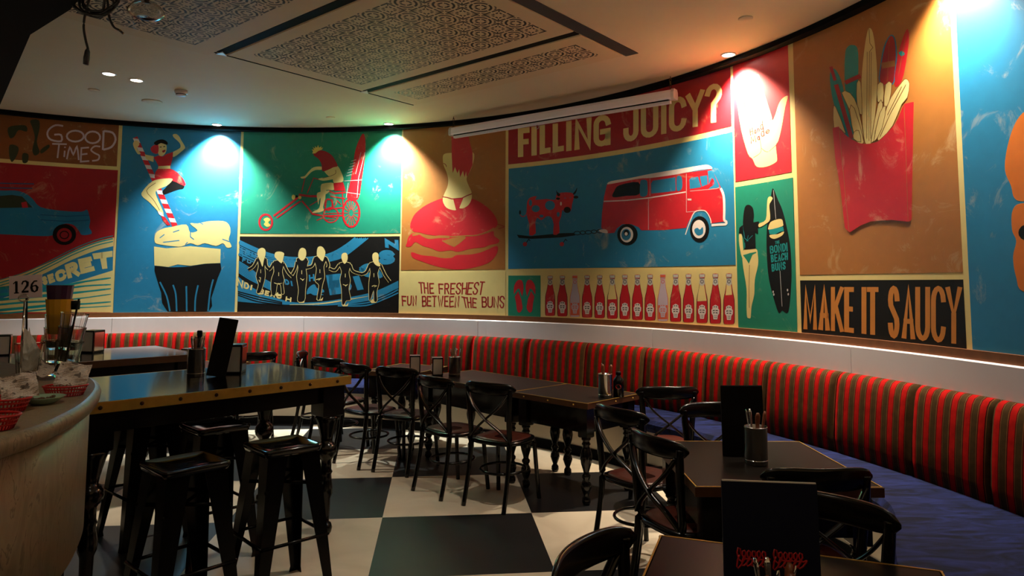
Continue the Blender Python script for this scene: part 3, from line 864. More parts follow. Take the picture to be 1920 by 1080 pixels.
figs = [
 ([(300, 350), (385, 360), (375, 450), (380, 540), (365, 620), (330, 720), (290, 725), (310, 640), (285, 555), (310, 450)], [(345, 252), (380, 270), (384, 320), (365, 390), (352, 452), (330, 400), (300, 330), (305, 275)], [[(300, 370), (255, 450), (200, 485)], [(385, 370), (392, 440), (420, 475)]], [(318, 565), (332, 570), (325, 615), (312, 590)]),
 ([(470, 395), (575, 400), (560, 500), (580, 590), (570, 640), (580, 730), (555, 735), (545, 650), (510, 630), (490, 740), (450, 745), (445, 600), (475, 500)], [(490, 300), (540, 292), (580, 310), (575, 350), (555, 415), (510, 380), (480, 345)], [[(470, 410), (440, 465), (415, 485)], [(575, 420), (620, 510), (668, 560)]], [(475, 622), (500, 632), (530, 632), (560, 625), (520, 640)]),
 ([(715, 365), (825, 365), (810, 460), (820, 560), (805, 700), (795, 810), (725, 815), (735, 700), (715, 560), (730, 460)], [(770, 252), (808, 270), (815, 330), (790, 380), (760, 385), (730, 345), (740, 280)], [[(715, 400), (700, 470), (665, 535)], [(825, 385), (812, 460), (860, 450)]], [(752, 575), (775, 592), (792, 582), (775, 600)]),
 ([(900, 350), (1030, 350), (1000, 450), (1008, 560), (985, 650), (960, 790), (930, 790), (950, 650), (910, 600), (925, 470)], [(950, 238), (990, 245), (1018, 300), (1000, 370), (985, 395), (950, 360), (928, 330), (930, 270)], [[(905, 365), (880, 440), (830, 462)], [(1025, 360), (1050, 430), (1040, 465)]], [(920, 590), (950, 580), (975, 575), (945, 595)]),
 ([(1165, 415), (1280, 415), (1265, 510), (1280, 600), (1265, 690), (1285, 800), (1240, 810), (1215, 850), (1195, 840), (1190, 690), (1175, 590), (1190, 500)], [(1215, 305), (1245, 312), (1255, 360), (1240, 405), (1215, 420), (1190, 370), (1190, 325)], [[(1165, 430), (1120, 490), (1060, 472)], [(1280, 430), (1310, 500), (1400, 530)]], [(1205, 640), (1230, 650), (1255, 640), (1230, 660)]),
 ([(1490, 410), (1600, 420), (1570, 520), (1585, 620), (1560, 720), (1565, 810), (1535, 815), (1530, 700), (1490, 810), (1480, 760), (1480, 620), (1495, 510)], [(1545, 300), (1580, 320), (1582, 390), (1600, 445), (1560, 440), (1525, 400), (1515, 330)], [[(1490, 425), (1450, 510), (1390, 535)], [(1598, 430), (1650, 540), (1700, 610)]], [(1510, 660), (1535, 650), (1562, 655), (1535, 665)])]
for body, hair, arms, mk in figs:
    A = surfer(0, 0, body, hair, arms)
    A.s('cream', stroke(k(mk), 1.2), 9)
    mx = sum(b[0] for b in body) / len(body)
    A.s('cream', stroke(k([(mx, 480 + (body[0][1] - 350) * .7), (mx, 520 + (body[0][1] - 350) * .7)]), 1), 9)
    by = max(b[1] for b in body)
    A.p('cream', k([(mx - 40, by + 5), (mx - 10, by - 25), (mx + 5, by + 12), (mx + 35, by - 15), (mx + 25, by + 20), (mx - 25, by + 22)]), 6)
    A.build('painted_figure', p)

# --- panel: burger
p = panel('mural_panel', 'tan mural panel with a woman sitting on a giant red burger', 'tan', 753.5, 947.5, None, (850, 506), 400)
k = fr(740, 220, 3.6); A = Art()
A.p('red', k(smooth([(105, 742), (112, 700), (140, 650), (200, 600), (270, 565), (340, 545), (500, 545), (580, 575), (650, 630), (690, 690), (690, 735), (640, 765), (540, 795), (380, 802), (240, 795), (170, 778), (130, 772)], 3)), 1)
A.p('red', k(smooth([(82, 850), (95, 805), (130, 782), (180, 796), (300, 806), (480, 806), (600, 790), (665, 768), (672, 800), (706, 826), (696, 850), (640, 862), (600, 878), (520, 886), (430, 908), (380, 898), (300, 905), (250, 885), (190, 868), (140, 842), (110, 872), (76, 872)], 3)), 1)
A.p('tan', k([(318, 834), (400, 812), (470, 802), (482, 814), (440, 850), (402, 876), (360, 858)]), 2)
for st, wd in (([(180, 790), (230, 812), (300, 806), (370, 808)], 18), ([(380, 806), (470, 800), (560, 795), (640, 765), (670, 745)], 8), ([(120, 795), (160, 788)], 14)):
    A.s('tan', stroke(k(smooth(st, 3, False)), wd / 3.6), 2)
A.p('red', k(smooth([(115, 910), (180, 930), (260, 938), (320, 950), (385, 948), (420, 930), (520, 925), (600, 905), (690, 868), (692, 915), (645, 975), (560, 1008), (430, 1028), (300, 1010), (180, 972), (120, 945)], 3)), 1)
A.s('dred', stroke(k(smooth([(690, 720), (740, 738), (700, 752)], 3, False)), 1.2), 1)
A.build('painted_burger', p)
A = Art()
A.p('cream', k(smooth([(326, 262), (345, 244), (385, 240), (440, 235), (528, 236), (536, 285), (512, 360), (486, 410), (496, 452), (518, 500), (521, 545), (500, 590), (460, 615), (425, 612), (408, 628), (350, 610), (325, 562), (334, 520), (356, 470), (362, 420), (350, 370), (330, 320)], 3)), 3)
A.p('red', k([(384, 128), (500, 128), (510, 180), (526, 235), (526, 320), (505, 372), (488, 402), (482, 365), (472, 405), (462, 360), (442, 405), (436, 350), (424, 378), (408, 335), (392, 378), (386, 260)]), 4)
A.s('dred', stroke(k([(322, 536), (355, 541), (388, 551), (455, 545), (490, 528), (522, 516)]), 1.8), 5)
A.p('red', k([(396, 552), (464, 544), (434, 618), (414, 622)]), 5)
A.s('dred', stroke(k(smooth([(330, 310), (345, 320), (350, 335)], 3, False)), 1.2), 5)
A.build('painted_woman', p)

# --- panel: caption
p = panel('mural_panel', 'cream mural strip lettered THE FRESHEST FUN BETWEEN THE BUNS', 'cream', 750.5, 948, (850, 510), None, 550)
k = fr(740, 490, 6.4)
A = Art(); word(A, 'dred', 'THE', k([(285, 248), (470, 260), (468, 392), (300, 385)]), 2.3, 1, .12, .7); A.build('painted_word', p)
A = Art(); word(A, 'dred', 'FRESHEST', k([(525, 268), (1090, 240), (1060, 402), (530, 392)]), 2.3, 1, .16, .7); A.build('painted_word', p)
A = Art(); word(A, 'dred', 'FUN', k([(85, 412), (270, 412), (265, 532), (92, 532)]), 2.3, 1, .16, .7); A.build('painted_word', p)
A = Art(); word(A, 'dred', 'BETWEEN', k([(325, 415), (780, 415), (775, 552), (325, 540)]), 2.3, 1, .12, .7); A.build('painted_word', p)
A = Art(); word(A, 'dred', 'THE', k([(800, 420), (985, 440), (980, 562), (830, 555)]), 2.3, 1, .1, .7); A.build('painted_word', p)
A = Art(); word(A, 'dred', 'BUNS', k([(1045, 425), (1322, 412), (1315, 562), (1045, 552)]), 2.3, 1, .16, .7); A.build('painted_word', p)

# --- panel: big question
p = panel('mural_panel', 'red mural panel lettered FILLING JUICY? under the screen', 'dred', 953.5, 1371.5, None, (1160, 281), 215)
k = fr(940, 130, 4.174); A = Art()
for ch, xs, tp, bt in (('F', (130, 222), (463, 453), (688, 680)), ('I', (236, 278), (451, 446), (677, 672)), ('L', (300, 386), (440, 428), (668, 652)), ('L', (402, 490), (427, 417), (655, 638)), ('I', (508, 550), (408, 402), (642, 636)),
                       ('N', (572, 708), (400, 374), (634, 610)), ('G', (722, 856), (368, 348), (615, 590)), ('J', (955, 1075), (318, 292), (575, 552)), ('U', (1092, 1230), (290, 258), (548, 520)), ('I', (1248, 1296), (252, 242), (510, 502)), ('C', (1312, 1448), (228, 200), (500, 472)), ('Y', (1446, 1590), (200, 152), (462, 440)), ('?', (1595, 1728), (128, 98), (426, 408))):
    letter(A, 'cream', ch, k([(xs[0], tp[0]), (xs[1], tp[1]), (xs[1], bt[1]), (xs[0], bt[0])]), 10.2, 1)
    if ch == 'G': A.build('lettering', p); A = Art()
A.build('lettering', p)

# --- panel: van pulling a cow
p = panel('mural_panel', 'blue mural panel with a red van towing a cow on a skateboard', 'blue', 953.5, 1377.5, (1160, 290), (1160, 501.5), 400)
k = fr(940, 290, 4.267); A = Art()
A.p('red', k([(845, 240), (870, 228), (1000, 205), (1200, 180), (1480, 145), (1640, 122), (1682, 114), (1704, 152), (1755, 258), (1776, 330), (1784, 450), (1788, 535), (1684, 548), (1672, 500), (1640, 456), (1600, 450), (1556, 460), (1528, 484), (1500, 535), (1480, 585), (1300, 603), (1120, 605), (1100, 580), (1040, 556), (970, 556), (925, 590), (905, 625), (850, 630), (800, 585), (806, 470), (822, 340)]), 1)
A.p('white', k(smooth([(848, 236), (880, 212), (1040, 185), (1200, 152), (1400, 118), (1600, 85), (1660, 84), (1688, 112), (1600, 120), (1400, 158), (1200, 186), (1100, 192), (900, 230)], 3)), 2)
A.p('black', k(smooth([(893, 340), (905, 290), (945, 245), (1098, 220), (1104, 316), (1000, 330)], 3)), 2)
A.p('blue', k(smooth([(1112, 218), (1135, 200), (1162, 206), (1170, 230), (1168, 322), (1112, 328)], 3)), 2)
A.p('blue', k([(1198, 232), (1212, 208), (1394, 180), (1396, 290), (1200, 312)]), 2)
A.p('blue', k(smooth([(1404, 182), (1434, 170), (1448, 200), (1445, 272), (1406, 288)], 3)), 2)
A.p('blue', k([(1505, 200), (1520, 184), (1575, 176), (1600, 260), (1510, 274)]), 2)
A.p('blue', k([(1588, 174), (1648, 165), (1652, 238), (1606, 256)]), 2)
A.p('blue', k([(1652, 130), (1690, 122), (1742, 242), (1745, 262), (1660, 275), (1690, 240), (1700, 205), (1685, 190), (1660, 240)]), 2)
A.s('red', stroke(k(smooth([(1668, 258), (1700, 235), (1692, 195), (1672, 250)], 3, True)), 1.4, True), 3)
A.s('white', stroke(k([(820, 374), (1000, 366), (1180, 346), (1478, 298)]), 2.2), 3)
A.s('white', stroke(k(smooth([(1756, 268), (1780, 330), (1785, 440), (1784, 520), (1800, 535), (1795, 556), (1740, 560), (1682, 564)], 3, False)), 4.4), 3)
for st in ([(1178, 352), (1178, 600)], [(1482, 152), (1482, 460), (1560, 452)], [(1510, 292), (1720, 272), (1750, 262)], [(1190, 190), (1190, 330)]): A.s('silver', stroke(k(st), .8), 3)
A.p('silver', k([(1490, 352), (1522, 352), (1522, 366), (1492, 366)]), 3)
A.s('white', stroke(k(smooth([(1474, 640), (1505, 550), (1545, 462), (1600, 446), (1640, 456), (1672, 510), (1680, 550)], 3, False)), 1.8), 4)
for cx, cy, rx, ry, wx, wy in ((1010, 640, 82, 86, 52, 62), (1588, 596, 77, 104, 54, 74)):
    A.p('black', k(ell(cx, cy, rx, ry)), 4); A.p('white', k(ell(cx - 6, cy, wx, wy)), 5)
A.p('blue', k(ell(1000, 640, 38, 46)), 6); A.p('black', k(ell(1002, 626, 22, 26)), 7); A.p('white', k(ell(1000, 634, 12, 14)), 8)
A.p('blue', k(smooth([(1545, 600), (1570, 585), (1590, 600), (1612, 580), (1615, 630), (1580, 648), (1555, 630)], 3)), 6)
A.build('painted_van', p)
A = Art()
for cx, cy, rx in ((608, 628, 26), (652, 624, 22), (696, 621, 26), (742, 616, 22), (790, 612, 24)): A.s('black', stroke(k(ell(cx, cy, rx, 14, 14)), 1.5, True), 2)
A.p('white', k(smooth([(785, 602), (838, 598), (850, 628), (795, 620)], 3)), 3)
A.p('black', k([(125, 640), (230, 652), (480, 628), (580, 626), (592, 646), (480, 662), (240, 674), (140, 666)]), 1)
for cx in (190, 485):
    A.p('red', k(ell(cx, 716, 18, 18, 12)), 2); A.s('black', stroke(k([(cx + 10, 705), (cx + 30, 676), (cx + 42, 690)]), 1.4), 1)
A.build('painted_skateboard', p)
A = Art()
A.p('red', k(smooth([(205, 400), (215, 360), (240, 340), (286, 332), (272, 362), (360, 354), (430, 362), (440, 322), (480, 304), (560, 304), (582, 330), (566, 400), (556, 452), (510, 462), (490, 440), (480, 492), (462, 545), (466, 625), (416, 640), (420, 560), (400, 500), (360, 494), (320, 526), (290, 504), (272, 545), (276, 630), (225, 645), (226, 560), (206, 490)], 2)), 2)
for cx, cy, rx, ry in ((276, 432, 32, 28), (390, 406, 40, 38), (234, 386, 13, 25), (456, 478, 12, 20), (322, 492, 17, 12)): A.p('blue', k(ell(cx, cy, rx, ry, 14, .4)), 3)
A.p('black', k(smooth([(440, 284), (450, 300), (472, 318), (462, 334), (446, 322)], 3)), 3); A.p('black', k(smooth([(608, 264), (600, 300), (582, 320), (574, 312), (590, 292)], 3)), 3)
A.p('black', k(ell(528, 442, 28, 25, 14)), 4); A.p('black', k(ell(598, 340, 20, 12, 12)), 3); A.p('black', k(ell(455, 352, 16, 10, 12)), 3)
A.s('blue', stroke(k([(505, 345), (516, 350)]), 1.4), 4); A.s('blue', stroke(k([(548, 345), (560, 343)]), 1.4), 4); A.p('white', k(ell(478, 392, 7, 16, 10)), 4)
A.s('red', stroke(k(smooth([(208, 430), (200, 478), (172, 496), (150, 480)], 4, False)), 1.6), 2); A.p('black', k(ell(150, 462, 8, 18, 10)), 3)
A.build('painted_cow', p)

# --- panel: flip-flops
p = panel('mural_panel', 'small green mural square with a pair of red flip-flops', 'green', 953, 1013.5, (983, 516.6), None, 556)
k = fr(740, 490, 6.4)
for mx in (1, -1):
    A = Art(); g = (lambda P: k([(1560 + mx * (x - 1560), y) for x, y in P]))
    A.p('red', g(smooth([(1432, 395), (1434, 300), (1476, 228), (1528, 232), (1547, 320), (1530, 430), (1524, 480), (1536, 560), (1502, 614), (1470, 592), (1458, 500), (1446, 440)], 3)), 1)
    A.s('green', stroke(g([(1428, 425), (1478, 345), (1490, 340), (1532, 460)]), 3.4), 2)
    A.build('painted_flip_flop', p)

# --- panel: sauce bottles
p = panel('mural_panel', 'cream mural strip with a row of fifteen sauce bottles', 'cream', 1014.5, 1381, (1200, 506), None, 560)
k = fr(1000, 490, 4.8)
xs = (152, 262, 375, 485, 598, 712, 825, 938, 1052, 1167, 1282, 1398, 1520, 1640, 1762)
for i, cx in enumerate(xs):
    u = (cx - 152) / 1610; hw = 46 + 6 * u; yt = 131 - 20 * u; yb = 490 + 74 * u; h = yb - yt
    pale = i in (2, 9); part_ = i in (5, 12, 14)
    A = Art(); Y = lambda f_: yt + h * f_
    def sh(g): 
        a = hw * g
        return smooth([(cx - a * .46, Y(.0)), (cx + a * .46, Y(.0)), (cx + a * .46, Y(.07)), (cx + a * .42, Y(.1)), (cx + a * .5, Y(.22)), (cx + a * .72, Y(.38)), (cx + a * .97, Y(.52)), (cx + a, Y(.8)), (cx + a * .97, Y(.97)), (cx + a * .6, Y(1)), (cx - a * .6, Y(1)), (cx - a * .97, Y(.97)), (cx - a, Y(.8)), (cx - a * .97, Y(.52)), (cx - a * .72, Y(.38)), (cx - a * .5, Y(.22)), (cx - a * .42, Y(.1)), (cx - a * .46, Y(.07))], 2)
    A.p('pink' if pale else 'black', k(sh(1.0)), 1)
    A.p('lav' if pale else 'red', k(sh(.9)), 2)
    if pale: A.p('pink', k([(cx - hw * .85, Y(.66)), (cx + hw * .85, Y(.66)), (cx + hw * .86, Y(.96)), (cx - hw * .86, Y(.96))]), 3)
    if part_:
        lv = .55 if i != 14 else .42
        A.p('cream', k([(cx - hw * .4, Y(.2)), (cx + hw * .34, Y(.2)), (cx + hw * (.72 if lv > .5 else .5), Y(lv - .06)), (cx + hw * (.78 if lv > .5 else .52), Y(lv)), (cx - hw * (.84 if lv > .5 else .6), Y(lv + .01)), (cx - hw * (.8 if lv > .5 else .5), Y(lv - .08))]), 3)
    A.p('pink' if pale else 'silver', k([(cx - hw * .44, Y(.005)), (cx + hw * .44, Y(.005)), (cx + hw * .42, Y(.065)), (cx - hw * .42, Y(.065))]), 4)
    A.p('lav' if pale else 'silver', k([(cx - hw * .4, Y(.08)), (cx + hw * .4, Y(.08)), (cx + hw * .46, Y(.21)), (cx, Y(.245)), (cx - hw * .46, Y(.21))]), 4)
    dk = 'pink' if pale else 'black'
    A.s(dk, ringpoly(*k([(cx, Y(.155))])[0], 2.6, 3, 1), 5)
    A.s(dk, stroke(k([(cx - hw * .4, Y(.1)), (cx + hw * .4, Y(.085))]), .9), 5)
    wl = 'lav' if pale else 'white'
    A.p(wl, k([(cx - hw * .5, Y(.655)), (cx, Y(.625)), (cx + hw * .5, Y(.655)), (cx + hw * .5, Y(.7)), (cx + hw * .7, Y(.73)), (cx + hw * .66, Y(.8)), (cx + hw * .42, Y(.84)), (cx + hw * .34, Y(.92)), (cx - hw * .34, Y(.92)), (cx - hw * .42, Y(.84)), (cx - hw * .66, Y(.8)), (cx - hw * .7, Y(.73)), (cx - hw * .5, Y(.7))]), 5)
    for f_, a in ((.67, .3), (.745, .45), (.79, .4), (.85, .16), (.885, .18)):
        A.s(dk, stroke(k([(cx - hw * a, Y(f_)), (cx - hw * .1, Y(f_ - .008))]), 1.5), 6); A.s(dk, stroke(k([(cx + hw * .05, Y(f_ - .006)), (cx + hw * a, Y(f_))]), 1.5), 6)
    A.build('painted_bottle', p)

# --- panel: hand
p = panel('mural_panel', 'red mural panel with a raised open hand lettered Hand Made', 'red', 1376.5, 1481.5, None, (1432, 332), 225)
k = fr(1360, 80, 4.0); A = Art()
A.p('cream', k(smooth([(236, 930), (206, 872), (170, 832), (120, 650), (88, 430), (92, 394), (106, 386), (122, 402), (164, 556), (150, 468), (136, 332), (146, 296), (165, 290), (178, 302), (171, 240), (190, 219), (213, 226), (220, 256), (230, 239), (252, 241), (270, 290), (300, 400), (346, 545), (356, 582), (376, 540), (402, 460), (432, 416), (471, 400), (450, 482), (426, 620), (400, 732), (380, 772), (390, 868), (378, 898), (310, 930)], 3)), 1)
for st in ([(165, 556), (178, 500), (150, 400)], [(178, 302), (205, 500)], [(220, 256), (250, 470)], [(212, 862), (260, 830), (270, 790), (255, 700)], [(330, 815), (370, 780), (384, 765)], [(270, 790), (300, 815), (325, 818)], [(322, 568), (345, 560)], [(326, 582), (354, 574)], [(392, 512), (396, 526)], [(290, 372), (302, 378)], [(240, 475), (315, 458)], [(150, 340), (175, 335)], [(180, 310), (215, 292)], [(228, 320), (268, 305)], [(225, 415), (285, 395)]):
    A.s('ink', stroke(k(smooth(st, 3, False)), .8), 2)
A.build('painted_hand', p)
A = Art()
for ch, q in (('H', [(182, 645), (205, 632), (212, 690), (188, 700)]), ('a', [(212, 640), (228, 632), (236, 680), (218, 688)]), ('n', [(236, 632), (254, 622), (260, 668), (242, 676)]), ('d', [(258, 590), (280, 580), (288, 650), (264, 660)]),
              ('M', [(190, 705), (225, 690), (235, 745), (192, 760)]), ('a', [(235, 690), (254, 680), (262, 728), (242, 736)]), ('d', [(264, 640), (288, 630), (296, 700), (270, 712)]), ('e', [(300, 645), (330, 630), (338, 676), (304, 690)])):
    letter(A, 'red', ch, k(q), 1.7, 2)
A.build('lettering', p)

# --- panel: surfer girl with a black board
p = panel('mural_panel', 'green mural panel with a long-haired girl beside a black surfboard', 'green', 1381.5, 1491, (1434, 342), None, 480)
k = fr(1370, 330, 3.6); A = Art()
A.p('cream', k(smooth([(92, 498), (170, 490), (184, 530), (186, 600), (164, 700), (160, 800), (142, 880), (136, 955), (124, 960), (112, 950), (108, 880), (108, 760), (86, 620), (80, 545)], 3)), 1)
A.p('cream', k(smooth([(192, 322), (238, 295), (246, 205), (252, 150), (270, 138), (285, 150), (274, 172), (262, 200), (268, 290), (240, 322), (195, 346)], 3)), 4)
A.p('cream', k(smooth([(58, 388), (75, 395), (82, 450), (88, 540), (78, 552), (60, 470)], 3)), 1)
A.s('line', stroke(k([(128, 600), (124, 760), (126, 890)]), .8), 2)
A.p('green', k([(84, 534), (100, 530), (130, 520), (172, 512), (175, 518), (148, 532), (124, 592), (104, 560)]), 2)
A.p('black', k([(76, 335), (95, 330), (160, 312), (192, 306), (194, 346), (166, 368), (170, 490), (94, 497), (92, 430), (78, 392), (55, 388), (60, 350)]), 3)
for st in ([(85, 340), (95, 420), (120, 440)], [(120, 400), (110, 440), (150, 400)], [(96, 450), (98, 485)]): A.s('teal', stroke(k(st), .9), 4)
A.p('black', k(smooth([(96, 214), (122, 194), (150, 215), (158, 262), (155, 310), (182, 345), (184, 388), (160, 372), (150, 400), (120, 392), (92, 380), (84, 310)], 3)), 5)
A.build('painted_surfer', p)
A = Art()
A.p('black', k(smooth([(288, 84), (320, 160), (350, 230), (376, 330), (402, 470), (411, 620), (408, 760), (390, 920), (350, 908), (324, 922), (290, 820), (260, 700), (246, 560), (243, 400), (252, 290), (262, 200), (275, 120)], 3)), 1)
A.s('silver', stroke(k([(290, 96), (306, 290)]), .8), 2); A.s('silver', stroke(k([(334, 640), (348, 880)]), .8), 2)
A.p('cream', k(smooth([(256, 345), (270, 312), (310, 294), (346, 292), (355, 320), (348, 340), (262, 362)], 3)), 3)
A.p('teal', k([(258, 364), (355, 342), (361, 370), (330, 378), (300, 395), (264, 392)]), 3)
A.p('cream', k(smooth([(266, 398), (320, 392), (361, 374), (348, 402), (300, 424), (270, 416)], 3)), 3)
word(A, 'teal', 'BONDI', k([(264, 474), (384, 448), (386, 508), (268, 524)]), 2.2, 2, .14, .4)
word(A, 'teal', 'BEACH', k([(270, 532), (386, 514), (388, 566), (274, 584)]), 2.2, 2, .14, .4)
word(A, 'teal', 'BUNS', k([(274, 594), (372, 576), (374, 630), (278, 646)]), 2.2, 2, .14, .4)
word(A, 'teal', 'THE', k([(300, 440), (330, 434), (332, 454), (302, 460)]), 1, 2, .2)
for q in ((288, 782), (292, 800), (385, 770), (390, 798)): A.p('silver', k(ell(q[0], q[1], 5, 9, 8)), 2)
A.build('painted_surfboard', p)

# --- panel: fries and boards
p = panel('mural_panel', 'tan mural panel with fries and surfboards in a red carton', 'tan', 1493.5, 1795.5, None, (1655, 513), 300)
k = fr(1480, 20, 2.456); A = Art()
A.p('teal', k(smooth([(256, 340), (257, 205), (270, 166), (295, 158), (315, 176), (319, 260), (312, 420), (300, 440), (270, 400)], 3)), 1); A.s('dred', stroke(k([(258, 332), (328, 300)]), 8), 2)
A.p('teal', k(smooth([(188, 292), (210, 268), (240, 322), (262, 420), (302, 560), (292, 592), (250, 570), (215, 460), (195, 380)], 3)), 2)
A.s('dred', stroke(k([(192, 258), (212, 322)]), 6), 3); A.s('dred', stroke(k([(216, 340), (288, 590)]), 8), 3)
A.p('blue', k(smooth([(416, 332), (420, 250), (436, 165), (464, 113), (488, 126), (497, 200), (492, 280), (478, 340)], 3)), 1)
A.p('dred', k(smooth([(420, 332), (425, 250), (441, 170), (465, 118), (484, 132), (491, 200), (486, 280), (474, 338)], 3)), 2); A.s('tan', stroke(k([(426, 254), (488, 242)]), 11), 3)
A.p('red', k(smooth([(546, 84), (552, 132), (540, 230), (520, 320), (490, 352), (486, 300), (502, 200), (526, 120)], 3)), 1); A.p('teal', k(smooth([(504, 195), (519, 185), (533, 198), (518, 210)], 2)), 2); A.s('tan', stroke(k([(540, 100), (505, 290)]), .8), 2); A.s('tan', stroke(k([(462, 130), (452, 330)]), .8), 3)
A.p('cream', k(smooth([(370, 80), (386, 102), (400, 200), (406, 330), (396, 480), (380, 612), (350, 606), (336, 480), (334, 320), (344, 200), (358, 108)], 3)), 4)
for st in ([(368, 84), (372, 150), (386, 170), (370, 190), (368, 600)], [(360, 190), (358, 590)], [(378, 190), (376, 590)]): A.s('line', stroke(k(st), 1), 5)
A.build('painted_surfboards', p)
A = Art()
for i, fp in enumerate(([(312, 335), (330, 330), (336, 480), (314, 440)], [(408, 340), (434, 336), (434, 420), (408, 418)], [(410, 430), (432, 428), (418, 560), (384, 606), (380, 590)], [(445, 340), (474, 334), (462, 420), (438, 445)], [(243, 378), (282, 380), (320, 450), (346, 606), (318, 600), (290, 480)],
           [(520, 330), (540, 314), (556, 336), (546, 400), (520, 432), (478, 530), (430, 585), (408, 592), (440, 480), (470, 400)], [(204, 452), (216, 444), (262, 565), (238, 545), (208, 542)], [(280, 456), (302, 450), (346, 606), (308, 600)], [(300, 560), (322, 552), (332, 604), (298, 590)], [(420, 470), (448, 440), (430, 540), (392, 604)])):
    q = k(smooth(fp, 2)); A.p('cream', q, 6 + 1.6 * i); A.s('line', stroke(q, 1, True), 6.9 + 1.6 * i)
A.s('line', stroke(k([(540, 340), (470, 470), (420, 580)]), 1), 22); A.s('line', stroke(k([(520, 350), (455, 480)]), 1), 22)
A.build('painted_fries', p)
A = Art()
A.p('red', k(smooth([(202, 540), (230, 534)], 1, False) + smooth([(230, 534), (262, 572), (310, 604), (350, 614), (395, 608), (430, 588), (490, 520), (516, 466), (530, 430)], 4, False) + [(576, 420), (572, 640), (566, 962), (552, 972), (470, 964), (380, 970), (330, 990), (280, 1022), (258, 1000), (238, 820), (214, 680)]), 23)
for st in ([(232, 538), (262, 860), (278, 1018)], [(531, 432), (540, 640), (550, 970)]): A.s('tan', stroke(k(st), .9), 24)
A.build('painted_carton', p)

# --- panel: block letters right
p = panel('mural_panel', 'black mural panel lettered MAKE IT SAUCY', 'black', 1502, 1809, (1655, 525), None, 580)
k = fr(1480, 420, 3.857); A = Art()
for ch, xs, tp, bt in (('M', (103, 202), (455, 455), (760, 766)), ('A', (211, 295), (455, 455), (765, 772)), ('K', (302, 394), (455, 455), (772, 782)), ('E', (398, 468), (456, 456), (780, 789)), ('I', (520, 562), (456, 456), (792, 797)), ('T', (562, 646), (456, 456), (798, 804)),
                       ('S', (715, 798), (448, 448), (822, 830)), ('A', (814, 912), (455, 455), (826, 835)), ('U', (912, 1020), (455, 455), (840, 850)), ('C', (1026, 1133), (448, 448), (850, 862)), ('Y', (1132, 1250), (455, 455), (860, 870))):
    letter(A, 'orange', ch, k([(xs[0], tp[0]), (xs[1], tp[1]), (xs[1], bt[1]), (xs[0], bt[0])]), 9.2 if ch not in 'MK' else 7.6, 1)
A.build('lettering', p)

# --- panel: right end
p = panel('mural_panel', 'tall blue mural panel with an orange shape at the far right', 'blue', 1806, 2140, None, None, 300)
A = Art()
A.p('bun', smooth([(2010, 190), (1950, 196), (1918, 212), (1900, 240), (1888, 282), (1885, 320), (1896, 348), (1903, 372), (1925, 378), (2010, 380)], 4), 1)
A.p('bun', smooth([(2010, 382), (1925, 380), (1900, 392), (1898, 430), (1906, 452), (1900, 482), (1906, 520), (1922, 548), (2010, 560)], 4), 2)
A.p('black', smooth([(1980, 420), (1925, 420), (1910, 436), (1924, 452), (1980, 460)], 3), 3)
A.build('painted_bun', p)

# ------------------------------------------------------------------ ceiling: fretwork panels, slots, lamps, fittings
def cq(px, py): return onz(px, py, Z_CEIL)
UA = Vector((0.767, -0.642, 0)); VA = Vector((0.642, 0.767, 0))
O2 = Vector((-2.49, 5.74, 0))
def fret(v0, v1, u0, u1, label, mu0, mu1, mv0, mv1, cell=0.18):
    mb = MB(); mb.uv = []; th = 0.010
    # split so the fretwork field is its own face
    us = [u0, u0 + mu0, u1 - mu1, u1]; vs_ = [v0, v0 + mv0, v1 - mv1, v1]
    mb_pts, ins = [], []
    nu, nv = max(1, round((us[2] - us[1]) / cell)), max(1, round((vs_[2] - vs_[1]) / cell))
    for a in range(3):
        for b in range(3):
            q = [(us[a], vs_[b]), (us[a + 1], vs_[b]), (us[a + 1], vs_[b + 1]), (us[a], vs_[b + 1])]
            o = len(mb.v)
            for (u, v) in q:
                p = O2 + UA * u + VA * v
                mb.v.append((p.x, p.y, Z_CEIL - th))
                mb.uv.append(((u - us[1]) / (us[2] - us[1]) * nu + 40, (v - vs_[1]) / (vs_[2] - vs_[1]) * nv + 40))
                ins.append(1.0 if (a == 1 and b == 1) else 0.0)
            mb.f.append([o + 3, o + 2, o + 1, o]); mb.m.append(0); mb.sm.append(False)
    q = [(u0, v0), (u1, v0), (u1, v1), (u0, v1)]
    o = len(mb.v)
    for z in (Z_CEIL - th, Z_CEIL - 0.0005):
        for u, v in q:
            p = O2 + UA * u + VA * v; mb.v.append((p.x, p.y, z)); mb.uv.append((0, 0)); ins.append(0.0)
    for i in range(4):
        mb.f.append([o + i, o + (i + 1) % 4, o + 4 + (i + 1) % 4, o + 4 + i]); mb.m.append(0); mb.sm.append(False)
    ob = mb.build('ceiling_panel', m_perf)
    at = ob.data.attributes.new('inside', 'FLOAT', 'POINT')
    for i, x in enumerate(ins): at.data[i].value = x
    tag(ob, label, 'ceiling panel', 'fretwork ceiling panels')
    return ob
fret(-2.55, -0.05, -0.1, 2.62, 'fretwork ceiling panel nearest the hanging cables', .16, .12, .2, .18)
fret(0.06, 1.47, 0.03, 2.62, 'large middle fretwork ceiling panel', .17, .14, .13, .13)
fret(1.57, 2.20, 0.03, 2.62, 'narrow fretwork ceiling panel nearest the screen', .2, .14, .14, .14)
def slot(u0, v0, u1, v1, wd, mat):
    a, b = O2 + UA * u0 + VA * v0, O2 + UA * u1 + VA * v1
    d = (b - a); L = d.length; c = (a + b) / 2
    mb = MB(); mb.box((c.x, c.y, Z_CEIL - 0.003), (L, wd, 0.005), 0, math.atan2(d.y, d.x))
    return struct(mb.build('trim_5', mat), 'dark slot between ceiling panels')
slot(0.03, 0.005, 2.62, 0.005, 0.085, m_slot)
slot(0.03, 1.52, 2.62, 1.52, 0.07, m_slot)
slot(2.69, -2.5, 2.69, 2.24, 0.12, m_slotb)
